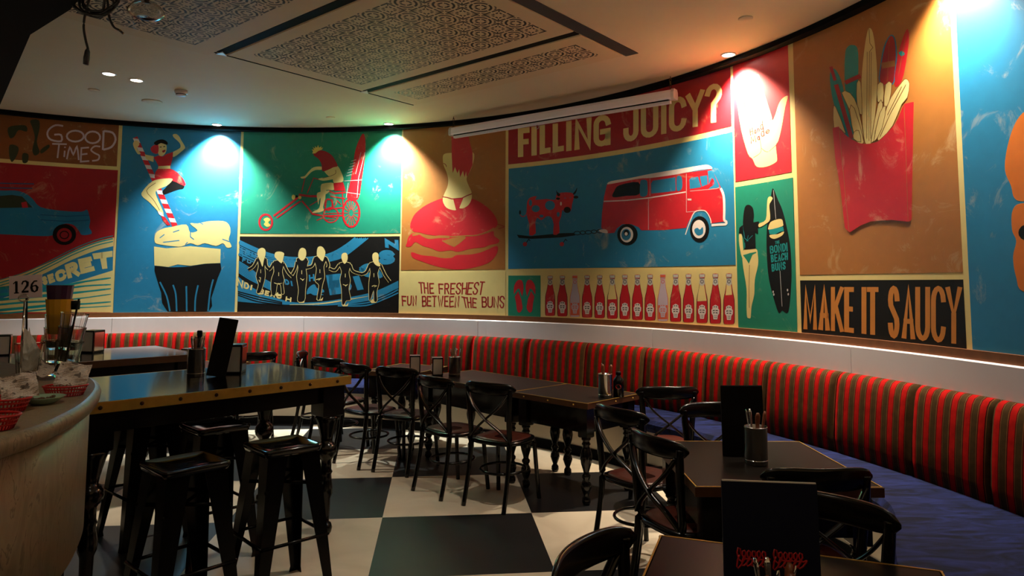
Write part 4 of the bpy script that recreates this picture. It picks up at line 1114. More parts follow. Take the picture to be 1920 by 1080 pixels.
slot(-0.005, -2.5, -0.005, 2.2, 0.012, m_slot)
for v in (0.005, 1.52):
    p = O2 + UA * -0.0 + VA * v
    mb = MB(); mb.prism([(p.x - .03, p.y - .01), (p.x + .05, p.y - .06), (p.x + .04, p.y + .05)], Z_CEIL - 0.012, Z_CEIL - 0.002)
    tag(mb.build('slot_end_cap', m_plastic), 'small white end cap of the ceiling slot %s' % ('nearest the cables' if v < 1 else 'nearest the screen'), 'end cap')

def downlight(x, y, label, col, power, cone=120, blend=0.7, aim=None, lens=14, r=0.052):
    e = empty('downlight', (x, y, Z_CEIL))
    tag(e, label, 'downlight', 'recessed ceiling downlights')
    MB().lathe([(r, -0.001), (r + .012, -0.001), (r + .012, -0.006), (r, -0.008)], 24, close=True).build('trim_ring', m_ring, e)
    ml = m_lens if lens == 14 else m_lens2
    MB().lathe([(0.0001, -0.004), (r, -0.004), (r, -0.001), (0.0001, -0.001)], 24).build('lens', ml, e)
    ld = bpy.data.lights.new('lamp_light', 'SPOT')
    ld.energy = power; ld.color = col[:3]; ld.spot_size = math.radians(cone); ld.spot_blend = blend; ld.shadow_soft_size = 0.045
    lo = bpy.data.objects.new('lamp_light', ld); COL.objects.link(lo); lo.parent = e
    lo.location = (0, 0, -0.07)
    d = Vector(aim) if aim else Vector((0, 0, -1))
    lo.rotation_euler = d.to_track_quat('-Z', 'Y').to_euler()
    return e
m_lens2 = M('lamp_lens_dim', (1, 1, 1, 1), 0.4, emit=(1, 0.95, 0.88, 1), estr=5)
COOL, WARM, NEUT = (0.90, 1.0, 0.97), (1.0, 0.80, 0.52), (1.0, 0.88, 0.70)
def washer(px, s_px, label, col, power, off=0.15, tilt=0.25, cone=106):
    s = W(*s_px)[0]; p, n = cp(s)
    return downlight(p.x + n.x * off, p.y + n.y * off, label, col, power, cone, 1.0, (-n.x * tilt, -n.y * tilt, -1))
washer(0, (410, 300), 'downlight above the blue panel with the girl on a straw', COOL, 1000)
washer(0, (737, 300), 'downlight above the edge between green trike and tan burger panels', (0.95, 1.0, 0.90), 1000)
washer(0, (1392, 200), 'downlight above the red hand panel', (1.0, 0.84, 0.62), 850)
washer(0, (1800, 20), 'downlight above the tall blue panel at the far right', (1.0, 0.9, 0.75), 380)
p = cq(204, 138); downlight(p.x, p.y, 'left one of the pair of downlights over the bar tables', NEUT, 140, 100)
p = cq(256, 150); downlight(p.x, p.y, 'right one of the pair of downlights over the bar tables', NEUT, 200, 100)
downlight(0.9, 2.6, 'unseen fill downlight over the near square table', NEUT, 5, 100)  # weak fill lamp added out of view above the tables
downlight(-0.9, 1.6, 'unseen fill downlight over the aisle beside the counter', NEUT, 26, 100)  # added out of view as fill for the counter and its things
downlight(0.25, 4.0, 'downlight over the middle of the checker floor', NEUT, 120, 72)  # fill lamp added above the frame to brighten the floor

for (x, y), lb in (((1398, 34), 'at the right above the fries panel'), ((176, 168), 'at the left near the pair of downlights'), ((620, 220), 'above the green trike panel')):
    p = cq(x, y)
    o = MB().lathe([(.052, -.0005), (.052, -.006), (.046, -.012), (.0001, -.013)], 20).build('sprinkler_cap', m_ceil, None, (p.x, p.y, Z_CEIL))
    tag(o, 'small round ceiling cap ' + lb, 'sprinkler cap', 'concealed sprinkler caps')
p = cq(285, 190)
o = MB().lathe([(.10, -.0005), (.10, -.006), (.09, -.010), (.0001, -.011)], 24).build('ceiling_cover_plate', m_ceil, None, (p.x, p.y, Z_CEIL))
tag(o, 'round flat cover plate on the ceiling beside the smoke detector', 'cover plate')
p = cq(340, 170)
e = empty('smoke_detector', (p.x, p.y, Z_CEIL)); tag(e, 'white smoke detector on the ceiling at the left', 'smoke detector')
MB().lathe([(.062, -.0005), (.062, -.028), (.055, -.034), (.0001, -.034)], 24).build('base', m_plastic, e)
MB().lathe([(.046, -.034), (.046, -.05), (.04, -.056), (.0001, -.057)], 24).build('sensor_head', m_plastic, e)
MB().lathe([(.049, -.039), (.049, -.044), (.04, -.044), (.04, -.039)], 24, close=True).build('dark_slot', m_slot, e)

# screen case
pa, pb = Vector((-0.70, 7.92, 3.36)), Vector((1.475, 6.22, 3.345))
pa = Vector((*((onz(846, 248, 3.36))[:2]), 3.36)); pb = Vector((*((onz(1267, 177, 3.35))[:2]), 3.35))
e = empty('projection_screen', pa); tag(e, 'long white roller screen case hanging in front of the mural', 'projection screen')
d = pb - pa; L = d.length; dn = d.normalized(); sd = Vector((-dn.y, dn.x, 0)).normalized()
def sec(a, b): return [(a * math.cos(t), b * math.sin(t)) for t in [2 * PI * q / 14 for q in range(14)]]
def sweep2(p0, p1, prof):
    mb = MB(); n = len(prof); vs = []
    for c in (p0, p1):
        for x, z in prof: vs.append(c + sd * x + Vector((0, 0, z)))
    fs = [(i, (i + 1) % n, n + (i + 1) % n, n + i) for i in range(n)] + [tuple(range(n))[::-1], tuple(range(n, 2 * n))]
    return mb.add(vs, fs)
sweep2(dn * .03, dn * (L - .03), [(-.045, .02), (-.03, .045), (.03, .045), (.045, .02), (.045, -.03), (.036, -.043), (-.036, -.043), (-.045, -.03)]).build('case', m_screen, e)
for q, nm in ((0, 'end_cap'), (L - .03, 'end_cap')):
    sweep2(dn * q, dn * (q + .03), [(-.05, .02), (-.034, .05), (.034, .05), (.05, .02), (.05, -.034), (.04, -.048), (-.04, -.048), (-.05, -.034)]).build(nm, m_plastic, e)
sweep2(dn * .06, dn * (L - .06), [(-.03, -.044), (.03, -.044), (.03, -.052), (-.03, -.052)]).build('slot', m_slot, e)
sweep2(dn * .05, dn * (L - .05), [(-.016, -.052), (.016, -.052), (.018, -.078), (-.018, -.078)]).build('bottom_bar', m_screen, e)
c = dn * (L * .44) + Vector((0, 0, -.098))
MB().tube([c + dn * (.022 * math.cos(t)) + Vector((0, 0, .022 * math.sin(t))) for t in [2 * PI * q / 16 for q in range(16)]], .0035, 6, closed=True, up=sd).build('pull_ring', m_chrome, e)
for q, lb in ((.035, 'left'), (L - .05, 'right')):
    mb = MB(); base = dn * q
    for i in range(4):
        cz = .055 + .03 * i; ax = dn if i % 2 else sd
        if EYE and pa.z + cz + .025 > Z_CEIL - .004: break
        mb.tube([base + ax * (.011 * math.cos(t)) + Vector((0, 0, cz + .018 * math.sin(t))) for t in [2 * PI * z / 12 for z in range(12)]], .0028, 6, closed=True, up=(ax.cross(Vector((0, 0, 1)))))
    mb.tube([base + Vector((0, 0, .15)), base + Vector((0, 0, Z_CEIL - pa.z))], .004, 6)
    mb.build('hanging_chain', m_stud, e)

# hanging cables
cb = lambda x, y, yd=3.2: Vector(ray(x, y) * (yd / ray(x, y).y)) + Vector((0, 0, EYE))
def cable(pts, r=.006): return MB().tube(smooth3(pts), r, 6)
def smooth3(P, n=6):
    P = [Vector(p) for p in P]; out = []
    for i in range(len(P) - 1):
        a, b, c, d = P[max(0, i - 1)], P[i], P[i + 1], P[min(len(P) - 1, i + 2)]
        for j in range(n):
            t = j / n
            out.append(0.5 * ((2 * b) + (c - a) * t + (2 * a - 5 * b + 4 * c - d) * t * t + (3 * b - a - 3 * c + d) * t ** 3))
    out.append(P[-1]); return out
e = empty('hanging_cables', (-2.02, 3.25, Z_CEIL)); tag(e, 'tangle of black power cables hanging from the ceiling at top left', 'cables')
org = Vector(e.location)
top = Vector((-1.98, 3.22, Z_CEIL))
def cab(name, pts, r=.006): return MB().tube([p - org for p in smooth3(pts)], r, 6).build(name, m_cable, e)
cab('plug_cable', [top, cb(176, -60), cb(168, -5), cb(160, 25), cb(157, 50), cb(160, 72), cb(165, 92)], .0055)
cab('loose_cable', [top + Vector((.05, 0, 0)), cb(196, -50), cb(202, 5), cb(205, 32), cb(213, 50), cb(224, 57), cb(231, 63)], .0055)
lp = [top + Vector((-.04, .02, 0)), cb(150, -50)]
for q in range(26):
    t = q * 1.25
    lp.append(cb(178 + (34 + 14 * math.sin(q * 1.7)) * math.cos(t) + 5 * math.sin(q), 2 + (24 + 8 * math.cos(q * 2.3)) * math.sin(t), 3.2 + .05 * math.sin(q * 3.1)))
cab('coiled_cable', lp, .0065)
lp = [top + Vector((.0, .05, 0)), cb(225, -60), cb(222, -10)]
for q in range(12): lp.append(cb(178 + 44 * math.cos(q * .9 + .3), -2 + 32 * math.sin(q * .9 + .3), 3.24 + .04 * math.cos(q * 2.1)))
cab('coiled_cable', lp, .0055)
a, b = cb(164.5, 92) - org, cb(161, 121) - org
pl = MB(); pl.tube([a, a.lerp(b, .15), a.lerp(b, .6), b], [.007, .012, .015, .013], 8, flat=(1.2, .8)); pl.build('plug', m_cable, e)
a, b = cb(231, 63) - org, cb(224, 56) - org
MB().tube([b, a], .005, 6).build('bare_tip', m_brass, e)

# clear glass pendant
pp = cb(274, 22, 3.5)
e = empty('pendant_lamp', (pp.x, pp.y, pp.z)); tag(e, 'clear glass pendant shade hanging near the cables', 'pendant lamp')
MB().lathe([(.012, .06), (.03, .055), (.07, .03), (.09, 0), (.088, -.012), (.06, -.03), (.0001, -.034), (.0001, -.031), (.058, -.027), (.084, -.011), (.086, 0), (.067, .027), (.03, .05), (.012, .056)], 24, close=True).build('shade', m_glass, e)
MB().lathe([(.016, .05), (.016, .11), (.006, .12), (.006, Z_CEIL - pp.z)], 12).build('stem', m_stud, e)

# ------------------------------------------------------------------ banquette
def seat_depth(s):
    p, _ = cp(s); t = (4.1 - p.y) / 1.4
    if p.x < 0: return .62
    t = max(0, min(1, t)); t = t * t * (3 - 2 * t)
    return .62 + .70 * t
bq = empty('banquette', (0, 0, 0)); tag(bq, 'long curved banquette with red striped back and blue seat', 'banquette')
SEAT = .465
seams = [W(x, 640)[0] for x in (-130, -20, 95, 205, 333, 455, 570, 680, 790, 895, 1002, 1110, 1222, 1340, 1458, 1590, 1738, 1888, 2040)] + [S_END + .75, S_END + 1.5]
prof = [(.055, SEAT + .0), (.155, SEAT + .0), (.165, .56), (.158, .68), (.146, .80), (.132, .90), (.118, .955), (.100, .985), (.075, 1.0), (.055, 1.0)]
for a, b in zip(seams[:-1], seams[1:]):
    mb = MB(); mb.uv = []; n = 18; k_ = len(prof); vs = []
    for i in range(n + 1):
        t = i / n; s = a + .002 + (b - a - .004) * t
        puff = -.018 * (abs(2 * t - 1) ** 20)
        for j, (o_, z_) in enumerate(prof):
            pf = puff if 0 < j < k_ - 1 else 0
            vs.append(wpt(s, o_ + pf, z_ + (pf * .3 if j > 6 else 0)))
            mb.uv.append((s, z_))
    fs = []
    for i in range(n):
        for j in range(k_):
            j2 = (j + 1) % k_
            fs.append((i * k_ + j, i * k_ + j2, (i + 1) * k_ + j2, (i + 1) * k_ + j))
    fs.append(tuple(range(k_))[::-1]); fs.append(tuple(n * k_ + j for j in range(k_)))
    mb.add(vs, fs, 0, True)
    mb.build('backrest_panel', m_stripe, bq)
def vband(s0, s1, prof_fn, step=.12, smooth_=False):
    n = int((s1 - s0) / step) + 1; vs = []; fs = []
    for i in range(n + 1):
        s = s0 + (s1 - s0) * i / n; pr = prof_fn(s); k_ = len(pr)
        vs += [wpt(s, o_, z_) for o_, z_ in pr]
    for i in range(n):
        for j in range(k_):
            j2 = (j + 1) % k_; fs.append((i * k_ + j, i * k_ + j2, (i + 1) * k_ + j2, (i + 1) * k_ + j))
    fs.append(tuple(range(k_))[::-1]); fs.append(tuple(n * k_ + j for j in range(k_)))
    return MB().add(vs, fs, 0, smooth_)
s0b, s1b = seams[0], seams[-1]
vband(s0b, s1b, lambda s: [(.05, SEAT - .10), (seat_depth(s) - .01, SEAT - .10), (seat_depth(s) + .01, SEAT - .07), (seat_depth(s) + .01, SEAT - .03), (seat_depth(s) - .02, SEAT), (.05, SEAT)]).build('seat_pad', m_blue, bq)
ks = [s0b] + [W(x, 760)[0] for x in (120, 330, 537, 720, 900, 1080, 1300, 1560)] + [s1b]
for a, b in zip(ks[:-1], ks[1:]):
    vband(a + .002, b - .002, lambda s: [(.2, .09), (seat_depth(s) - .05, .09), (seat_depth(s) - .05, SEAT - .10), (.2, SEAT - .10)]).build('kick_board', m_kick, bq)
vband(s0b, s1b, lambda s: [(.2, .0), (seat_depth(s) - .035, .0), (seat_depth(s) - .035, .09), (.2, .09)]).build('plinth', m_slot, bq)

# ------------------------------------------------------------------ tables
def turned(h, r, mb=None, c=(0, 0)):
    """baluster dining leg: square head, vase, ring, slim foot"""
    mb = mb or MB()
    s = r / .045
    mb.box((c[0], c[1], h - .11), (.085 * s, .085 * s, .22), 0, 0, .006)
    P = [(.030, h - .22), (.036, h - .232), (.026, h - .245), (.026, h - .255), (.034, h - .268), (.024, h - .28), (.030, h - .30), (.042, h - .34), (.045, h - .37), (.038, h - .41), (.024, h - .455), (.020, h - .475), (.032, h - .49), (.032, h - .505), (.022, h - .52), (.036, h - .55), (.040, h - .575), (.030, h - .605), (.018, .065), (.030, .045), (.032, .02), (.022, 0)]
    return mb.lathe([(a * s, b) for a, b in P][::-1], 16, (c[0], c[1], 0))
def bar_leg(h, mb=None):
    mb = mb or MB()
    mb.box((0, 0, h - .105), (.15, .15, .21), 0, 0, .008)
    P = [(.075, h - .21), (.075, h - .225), (.066, h - .25), (.052, h - .30), (.042, h - .34), (.036, h - .375), (.05, h - .385), (.062, h - .405), (.066, h - .43), (.060, h - .455), (.044, h - .475), (.034, h - .49), (.034, h - .55), (.042, h - .565), (.034, h - .58), (.038, h - .62), (.046, h - .66), (.044, h - .70), (.032, h - .73), (.030, .12), (.026, .08), (.040, .07), (.048, .045), (.042, .015), (.03, 0)]
    return mb.lathe(P[::-1], 20)
def table(name, label, cat, corner, ang, L, Wd, h, bar=False, studs=True, group=None, edge=None):
    """corner = near right corner; length runs along ang, width to its left side"""
    d = Vector((math.cos(ang), math.sin(ang))); n = Vector((d.y, -d.x))
    c = Vector(corner) + d * (L / 2) + n * (Wd / 2)
    e = empty(name, (c.x, c.y, 0), ang); tag(e, label, cat, group)
    th = .045 if bar else .04
    MB().box((0, 0, h - th / 2 + .0005), (L - .012, Wd - .012, th), 0, 0, .002).build('tabletop', m_bartop if bar else m_top, e)
    ed = MB(); t2 = .055 if bar else .042
    for (x, y, sx, sy) in ((0, Wd / 2, L, .012), (0, -Wd / 2, L, .012), (L / 2, 0, .012, Wd), (-L / 2, 0, .012, Wd)):
        ed.box((x, y, h - t2 / 2), (sx + (.012 if sx > sy else -.0125), sy, t2), 0, 0, .0015)
    ed.build('edge_band', edge or (m_brass if bar else m_edge), e)
    if not bar:
        ln = MB()
        for (x, y, sx, sy) in ((0, Wd / 2, L, .006), (0, -Wd / 2, L, .006), (L / 2, 0, .006, Wd), (-L / 2, 0, .006, Wd)):
            ln.box((x * .998, y * .998, h + .0008), (sx, sy, .002))
        ln.build('brass_line', m_brass, e)
    if studs:
        k_ = int(L / .19); 
        for i in range(k_):
            x = -L / 2 + L * (i + .5) / k_
            for y, sg in ((-Wd / 2 - .006, -1), (Wd / 2 + .006, 1)):
                if sg < 0 and not bar: continue
                if sg > 0 and bar is False: pass
                st = MB(); r = .011 if bar else .006
                st.lathe([(r, 0), (r * .9, .004), (r * .5, .007), (.0001, .008)], 10)
                st.v = [(x + a, y + sg * z_, h - t2 / 2 + b) for a, b, z_ in st.v]
                st.build('stud', m_stud if bar else m_brass, e)
        k_ = max(3, int(Wd / .19))
        for i in range(k_):
            y = -Wd / 2 + Wd * (i + .5) / k_
            for x, sg in ((-L / 2 - .006, -1), (L / 2 + .006, 1)):
                st = MB(); r = .011 if bar else .006
                st.lathe([(r, 0), (r * .9, .004), (r * .5, .007), (.0001, .008)], 10)
                st.v = [(x + sg * z_, y + a, h - t2 / 2 + b) for a, b, z_ in st.v]
                st.build('stud', m_stud if bar else m_brass, e)
    ap = MB(); ins = .07; ah = .12 if bar else .19
    for (x, y, sx, sy) in ((0, Wd / 2 - ins, L - 2 * ins, .022), (0, -Wd / 2 + ins, L - 2 * ins, .022), (L / 2 - ins, 0, .022, Wd - 2 * ins), (-L / 2 + ins, 0, .022, Wd - 2 * ins)):
        ap.box((x, y, h - th - ah / 2), (sx, sy, ah))
    ap.build('apron', m_dark, e)
    li = .10 if bar else .075
    for sx in (-1, 1):
        for sy in (-1, 1):
            lg = bar_leg(h - th) if bar else turned(h - th, .045)
            lg.v = [(x + sx * (L / 2 - li), y + sy * (Wd / 2 - li), z) for x, y, z in lg.v]
            lg.build('leg', m_dark, e)
    return e
BA = math.radians(180 + 46)
bdir = Vector((math.cos(BA), math.sin(BA))); bnor = Vector((bdir.y, -bdir.x))
BH = 1.0
table('bar_table', 'near high bar table with studded brass edge beside the marble counter', 'bar table', (-1.05, 4.58), BA, 1.55, 1.05, BH, True, True, 'high bar tables')
table('bar_table', 'rear high bar table behind the studded one', 'bar table', (-2.63, 5.94), BA, 1.7, 1.05, BH, True, False, 'high bar tables', m_edge)  # dark wood edge in place of brass: shading put into its colour
TH = .74
def quad_table(label, nr, nl, depth, studs=True):
    nr, nl = Vector(nr), Vector(nl); d = nl - nr
    return table('dining_table', label, 'table', nr, math.atan2(d.y, d.x), d.length, depth, TH, False, studs, 'dark dining tables along the banquette')
quad_table('dining table with studded wooden end, holding a cutlery pot and dark bottle', (.55, 5.09), (.012, 5.625), .66)
quad_table('long middle dining table joined to the studded one', (.003, 5.634), (-.87, 6.56), .66, False)
quad_table('dining table behind the near bar table, left of the napkin dispensers', (-.92, 6.71), (-1.45, 6.93), .66, False)
quad_table('square dining table at right with a black menu on it', (1.585, 3.04), (.79, 3.04), .86, False)
quad_table('nearest dining table at the bottom with the navy menu', (1.03, 1.44), (.245, 1.73), .78, False)
quad_table('dining table mostly hidden behind the rear bar table', (-2.95, 7.05), (-3.75, 7.15), .62, False)

# ------------------------------------------------------------------ chairs
def make_chair(name):
    e = empty(name, (0, 0, 0))
    def bow(x): return -.235 + .055 * (x / .22) ** 2
    mb = MB(); N = 22; K = 10; vs = []; fs = []
    for i in range(N + 1):
        x = -.225 + .45 * i / N
        hh = 0.046 * max(.02, 1 - abs(x / .2255) ** 5) ** .5; tt = .012 * max(.15, 1 - abs(x / .2255) ** 8) ** .5
        for q in range(K):
            a = 2 * PI * q / K; ca, sa = math.cos(a), math.sin(a)
            vs.append((x, bow(x) + tt * math.copysign(abs(ca) ** .6, ca), .845 + hh * math.copysign(abs(sa) ** .6, sa)))
    for i in range(N):
        for q in range(K):
            q2 = (q + 1) % K; fs.append((i * K + q, i * K + q2, (i + 1) * K + q2, (i + 1) * K + q))
    fs.append(tuple(range(K))[::-1]); fs.append(tuple(N * K + q for q in range(K)))
    mb.add(vs, fs, 0, True); mb.build('back_rail', m_black, e)
    for s in (-1, 1):
        MB().tube(smooth3([(s * .175, -.255, 0), (s * .172, -.205, .22), (s * .168, -.175, .45), (s * .172, -.185, .62), (s * .185, -.197, .80), (s * .188, -.197, .85)], 5), [.0165] * 8 + [.020] * 12 + [.019] * 6, 10).build('rear_leg', m_black, e)
        MB().tube(smooth3([(s * .185, .205, 0), (s * .175, .185, .2), (s * .165, .165, .44)], 5), .0165, 10).build('front_leg', m_black, e)
        MB().tube(smooth3([(s * .178, -.212, .81), (s * .11, -.232, .72), (0, -.236 + .006 * s, .63), (-s * .10, -.21, .55), (-s * .163, -.185, .485)], 6), .0145, 8, flat=(.5, 1.3), up=(0, 1, 0)).build('cross_strip', m_black, e)
    seat = [(.205 * math.copysign(abs(math.cos(t)) ** .62, math.cos(t)), .2 * math.copysign(abs(math.sin(t)) ** .62, math.sin(t))) for t in [2 * PI * q / 36 for q in range(36)]]
    mb = MB(); n = 36
    rings = [(1.0, .44), (1.02, .452), (1.0, .466), (.86, .468)]
    vs = [(x * k_, y * k_, z) for k_, z in rings for x, y in seat]
    fs = [(r * n + i, r * n + (i + 1) % n, (r + 1) * n + (i + 1) % n, (r + 1) * n + i) for r in range(3) for i in range(n)] + [tuple(range(n))[::-1]]
    fs.append(tuple(3 * n + i for i in range(n)))
    mb.add(vs, fs, 0, True).build('seat_frame', m_black, e)
    vs = [(x * k_, y * k_, z) for k_, z in ((.90, .467), (.89, .4725), (.6, .470), (.3, .468)) for x, y in seat]
    fs = [(r * n + i, r * n + (i + 1) % n, (r + 1) * n + (i + 1) % n, (r + 1) * n + i) for r in range(3) for i in range(n)] + [tuple(3 * n + i for i in range(n)), tuple(range(n))[::-1]]
    MB().add(vs, fs, 0, True).build('seat', m_seatw, e)
    MB().tube([(.165 * math.cos(t), .175 * math.sin(t) - .005, .235) for t in [2 * PI * q / 28 for q in range(28)]], .010, 8, closed=True).build('stretcher_ring', m_black, e)
    return e
first_chair = [None]
def chair(rail, face, label):
    """rail = plan position of the middle of the back rail, face = direction the sitter looks"""
    f_ = Vector(face).normalized()
    c = Vector(rail) + f_ * .215
    rz = math.atan2(f_.y, f_.x) - PI / 2
    if first_chair[0] is None:
        o = make_chair('bentwood_chair'); o.location = (c.x, c.y, 0); o.rotation_euler.z = rz; first_chair[0] = o
    else: o = dup(first_chair[0], (c.x, c.y, 0), rz)
    tag(o, label, 'chair', 'black cross-back chairs')
    return o
chair((-.175, 5.10), (.55, .83), 'black cross-back chair in the middle, right of two at the long dining table')
chair((-.61, 5.42), (.72, .69), 'black cross-back chair in front of the napkin dispensers')
chair((-1.0, 6.0), (.45, .89), 'black chair half hidden behind the one before the napkin dispensers')
chair((-1.42, 6.25), (.64, .77), 'black chair with red seat just right of the near bar table corner')
chair((-1.78, 6.72), (.50, .86), 'black chair behind the one at the bar table corner')
chair((-2.2, 7.3), (1, .1), 'black chair seen side-on above the near bar table, against the striped back')
chair((-2.62, 7.22), (-.61, .79), 'black chair standing left against the striped back behind the near bar table')
chair((.61, 4.10), (.82, .57), 'black chair between the studded dining table and the square table')
chair((1.10, 4.93), (-.05, 1), 'black cross-back chair at the studded table end before the blue seat')
chair((1.22, 4.27), (.12, -.99), 'dark chair on the far side of the square table, partly behind the menu')
chair((.67, 3.38), (.906, .42), 'brown-glinting chair pushed in at the left edge of the square table')
chair((1.21, 2.78), (-.03, 1), 'chair with wide grey-lit rail at the near side of the square table')
chair((1.08, 2.42), (-.66, -.75), 'chair with bronze reflection right of the navy menu')
chair((.21, 1.995), (.8, -.6), 'nearest black chair at the bottom edge, left of the nearest table')

# ------------------------------------------------------------------ stools
def make_stool():
    e = empty('bar_stool', (0, 0, 0)); H = .76
    def rsq(a, r, n=6):
        out = []
        for qx, qy, a0 in ((1, 1, 0), (-1, 1, 90), (-1, -1, 180), (1, -1, 270)):
            for i in range(n + 1):
                t = math.radians(a0 + 90 * i / n); out.append((qx * (a - r) + r * math.cos(t), qy * (a - r) + r * math.sin(t)))
        return out
    rings = [(.150, .03, H - .035), (.156, .03, H - .012), (.155, .03, H - .003), (.148, .028, H), (.140, .026, H - .002), (.130, .024, H - .007), (.05, .01, H - .010)]
    vs = []; fs = []
    for a, r, z in rings: vs += [(x, y, z) for x, y in rsq(a, r)]
    n = 28
    for q in range(len(rings) - 1): fs += [(q * n + i, q * n + (i + 1) % n, (q + 1) * n + (i + 1) % n, (q + 1) * n + i) for i in range(n)]
    fs.append(tuple((len(rings) - 1) * n + i for i in range(n)))
    fs += [tuple(range(n))[::-1]]
    MB().add(vs, fs, 0, True).build('seat', m_stool, e)
    MB().tube([(.045, 0, H - .0095), (-.045, 0, H - .0095)], .011, 8, flat=(1, .12)).build('hand_slot', m_slot, e)
    for sx in (-1, 1):
        for sy in (-1, 1):
            tp, bt = .138, .205
            mb = MB()
            def L(c, w_, z): # angle section, outer corner at c
                t = .004
                return [(sx * c, sy * c, z), (sx * (c - w_), sy * c, z), (sx * (c - w_), sy * (c - t), z), (sx * (c - t), sy * (c - t), z), (sx * (c - t), sy * (c - w_), z), (sx * c, sy * (c - w_), z)]
            sec_ = [L(tp, .105, H - .03), L(tp + (bt - tp) * .3, .085, H - .25), L(tp + (bt - tp) * .97, .042, .03), L(bt, .050, 0.0)]
            vs = [v for s in sec_ for v in s]; fs = []
            for q in range(3): fs += [(q * 6 + i, q * 6 + (i + 1) % 6, (q + 1) * 6 + (i + 1) % 6, (q + 1) * 6 + i) for i in range(6)]
            fs += [tuple(range(6)), tuple(18 + i for i in range(6))[::-1]]
            mb.add(vs, fs).build('leg', m_stleg, e)
    z = .30; a = .178
    for q in ((1, 0), (0, 1), (-1, 0), (0, -1)):
        p0 = (q[0] * a - q[1] * a, q[1] * a + q[0] * a, z); p1 = (q[0] * a + q[1] * a, q[1] * a - q[0] * a, z)
        MB().tube([p0, p1], .009, 8).build('foot_rail', m_stleg, e)
    for s in (1, -1): MB().tube([(.155 * s, .155, H - .20), (-.155 * s, -.155, H - .20 + .002 * s)], .010, 6, flat=(.5, 1)).build('cross_brace', m_stleg, e)
    return e
st = make_stool(); st.location = (-1.54, 3.36, 0); st.rotation_euler.z = math.radians(48)
tag(st, 'black metal bar stool nearest the marble counter, seat reflecting yellow', 'bar stool', 'black metal bar stools')
for (x, y, a, lb) in ((-1.205, 3.74, 43, 'black metal bar stool at the corner end of the near bar table'), (-1.77, 4.23, 46, 'black metal bar stool under the near bar table with blue reflecting seat'), (-2.32, 4.52, 50, 'black metal bar stool in the dark between the two bar tables')):
    o = dup(st, (x, y, 0), math.radians(a)); tag(o, lb, 'bar stool', 'black metal bar stools')

# ------------------------------------------------------------------ tabletop items
def make_dispenser():
    e = empty('napkin_dispenser', (0, 0, 0)); h, w_, d_ = .165, .10, .12
    mb = MB()
    mb.box((0, 0, .005), (w_, d_, .01), 0, 0, .002); mb.box((0, 0, h - .006), (w_, d_, .012), 0, 0, .003)
    for s in (-1, 1): mb.box((s * (w_ / 2 - .004), 0, h / 2), (.008, d_, h - .012), 0, 0, .002)
    mb.build('case', m_black, e)
    MB().box((0, 0, h / 2), (w_ - .017, d_ - .012, h - .026)).build('napkins', m_napkin, e)
    for s in (-1, 1): MB().box((s * (w_ / 2 + .0005), 0, h / 2), (.002, d_ - .02, h - .03), 0, 0, .0008).build('side_plate', m_chrome, e)
    return e
DG = 'napkin dispensers'
dp = make_dispenser(); dp.location = (-.935, 6.80, TH + .001); dp.rotation_euler.z = math.radians(10)
tag(dp, 'napkin dispenser on the dining table, left of two side by side', 'napkin dispenser', DG)
bx = lambda px, py, z: onz(px, py, z)
for (x, y, z, a, lb) in ((-.70, 6.62, TH, 12, 'napkin dispenser beside the cutlery pot on the long dining table'), (*bx(440, 699, BH)[:2], BH, 8, 'napkin dispenser behind the leaning menu on the near bar table'),
                         (*bx(173, 661, BH)[:2], BH, -6, 'napkin dispenser on the rear bar table beside the tumblers'), (-3.42, 7.42, TH, 5, 'napkin dispenser peeking over the far edge of the rear bar table'), (*bx(6, 666, BH)[:2], BH, 30, 'napkin dispenser at the left frame edge behind the number stand')):
    o = dup(dp, (x, y, z + .001), math.radians(a)); tag(o, lb, 'napkin dispenser', DG)
    if z == BH and x > -4: o.scale = (1.15, 1.15, 1.15)

def make_pot():
    e = empty('cutlery_pot', (0, 0, 0))
    MB().lathe([(.0001, 0), (.052, 0), (.054, .003), (.054, .172), (.056, .175), (.054, .178), (.050, .176), (.050, .006), (.0001, .006)], 28).build('cup', m_steel, e)
    MB().lathe([(.0545, .02), (.0555, .022), (.0545, .024)], 28, close=True).build('bead', m_chrome, e)
    return e
def fork(e=None):
    e = empty('fork', (0, 0, 0))
    MB().tube([(0, 0, 0.01), (0, 0, .06), (0, 0, .14), (0, 0, .2), (0, 0, .215)], [.003, .003, .005, .008, .004], 8, flat=(1, .35)).build('handle', m_chrome, e)
    mb = MB()
    for x in (-.008, -.0027, .0027, .008): mb.tube([(x, 0, -.03), (x, 0, .005), (x * .4, 0, .02)], .0014, 5)
    mb.build('tines', m_chrome, e); return e
def knife():
    e = empty('steak_knife', (0, 0, 0))
    MB().tube([(0, 0, .07), (0, 0, .09), (0, 0, .14), (0, 0, .19), (0, 0, .205)], [.006, .009, .0085, .011, .006], 8, flat=(1.2, .7)).build('handle', m_woodh, e)
    MB().box((0, 0, .02), (.016, .0015, .10)).build('blade', m_chrome, e); return e
fk, kn = fork(), knife()
pot0 = make_pot(); used = {'p': False, 'f': False, 'k': False}
def put(proto, key, loc, tilt, label, cat, group, scale=1.0):
    o = proto if not used[key] else dup(proto, loc)
    used[key] = True
    o.location = loc; o.rotation_euler = tilt; o.scale = (scale,) * 3
    tag(o, label, cat, group); return o
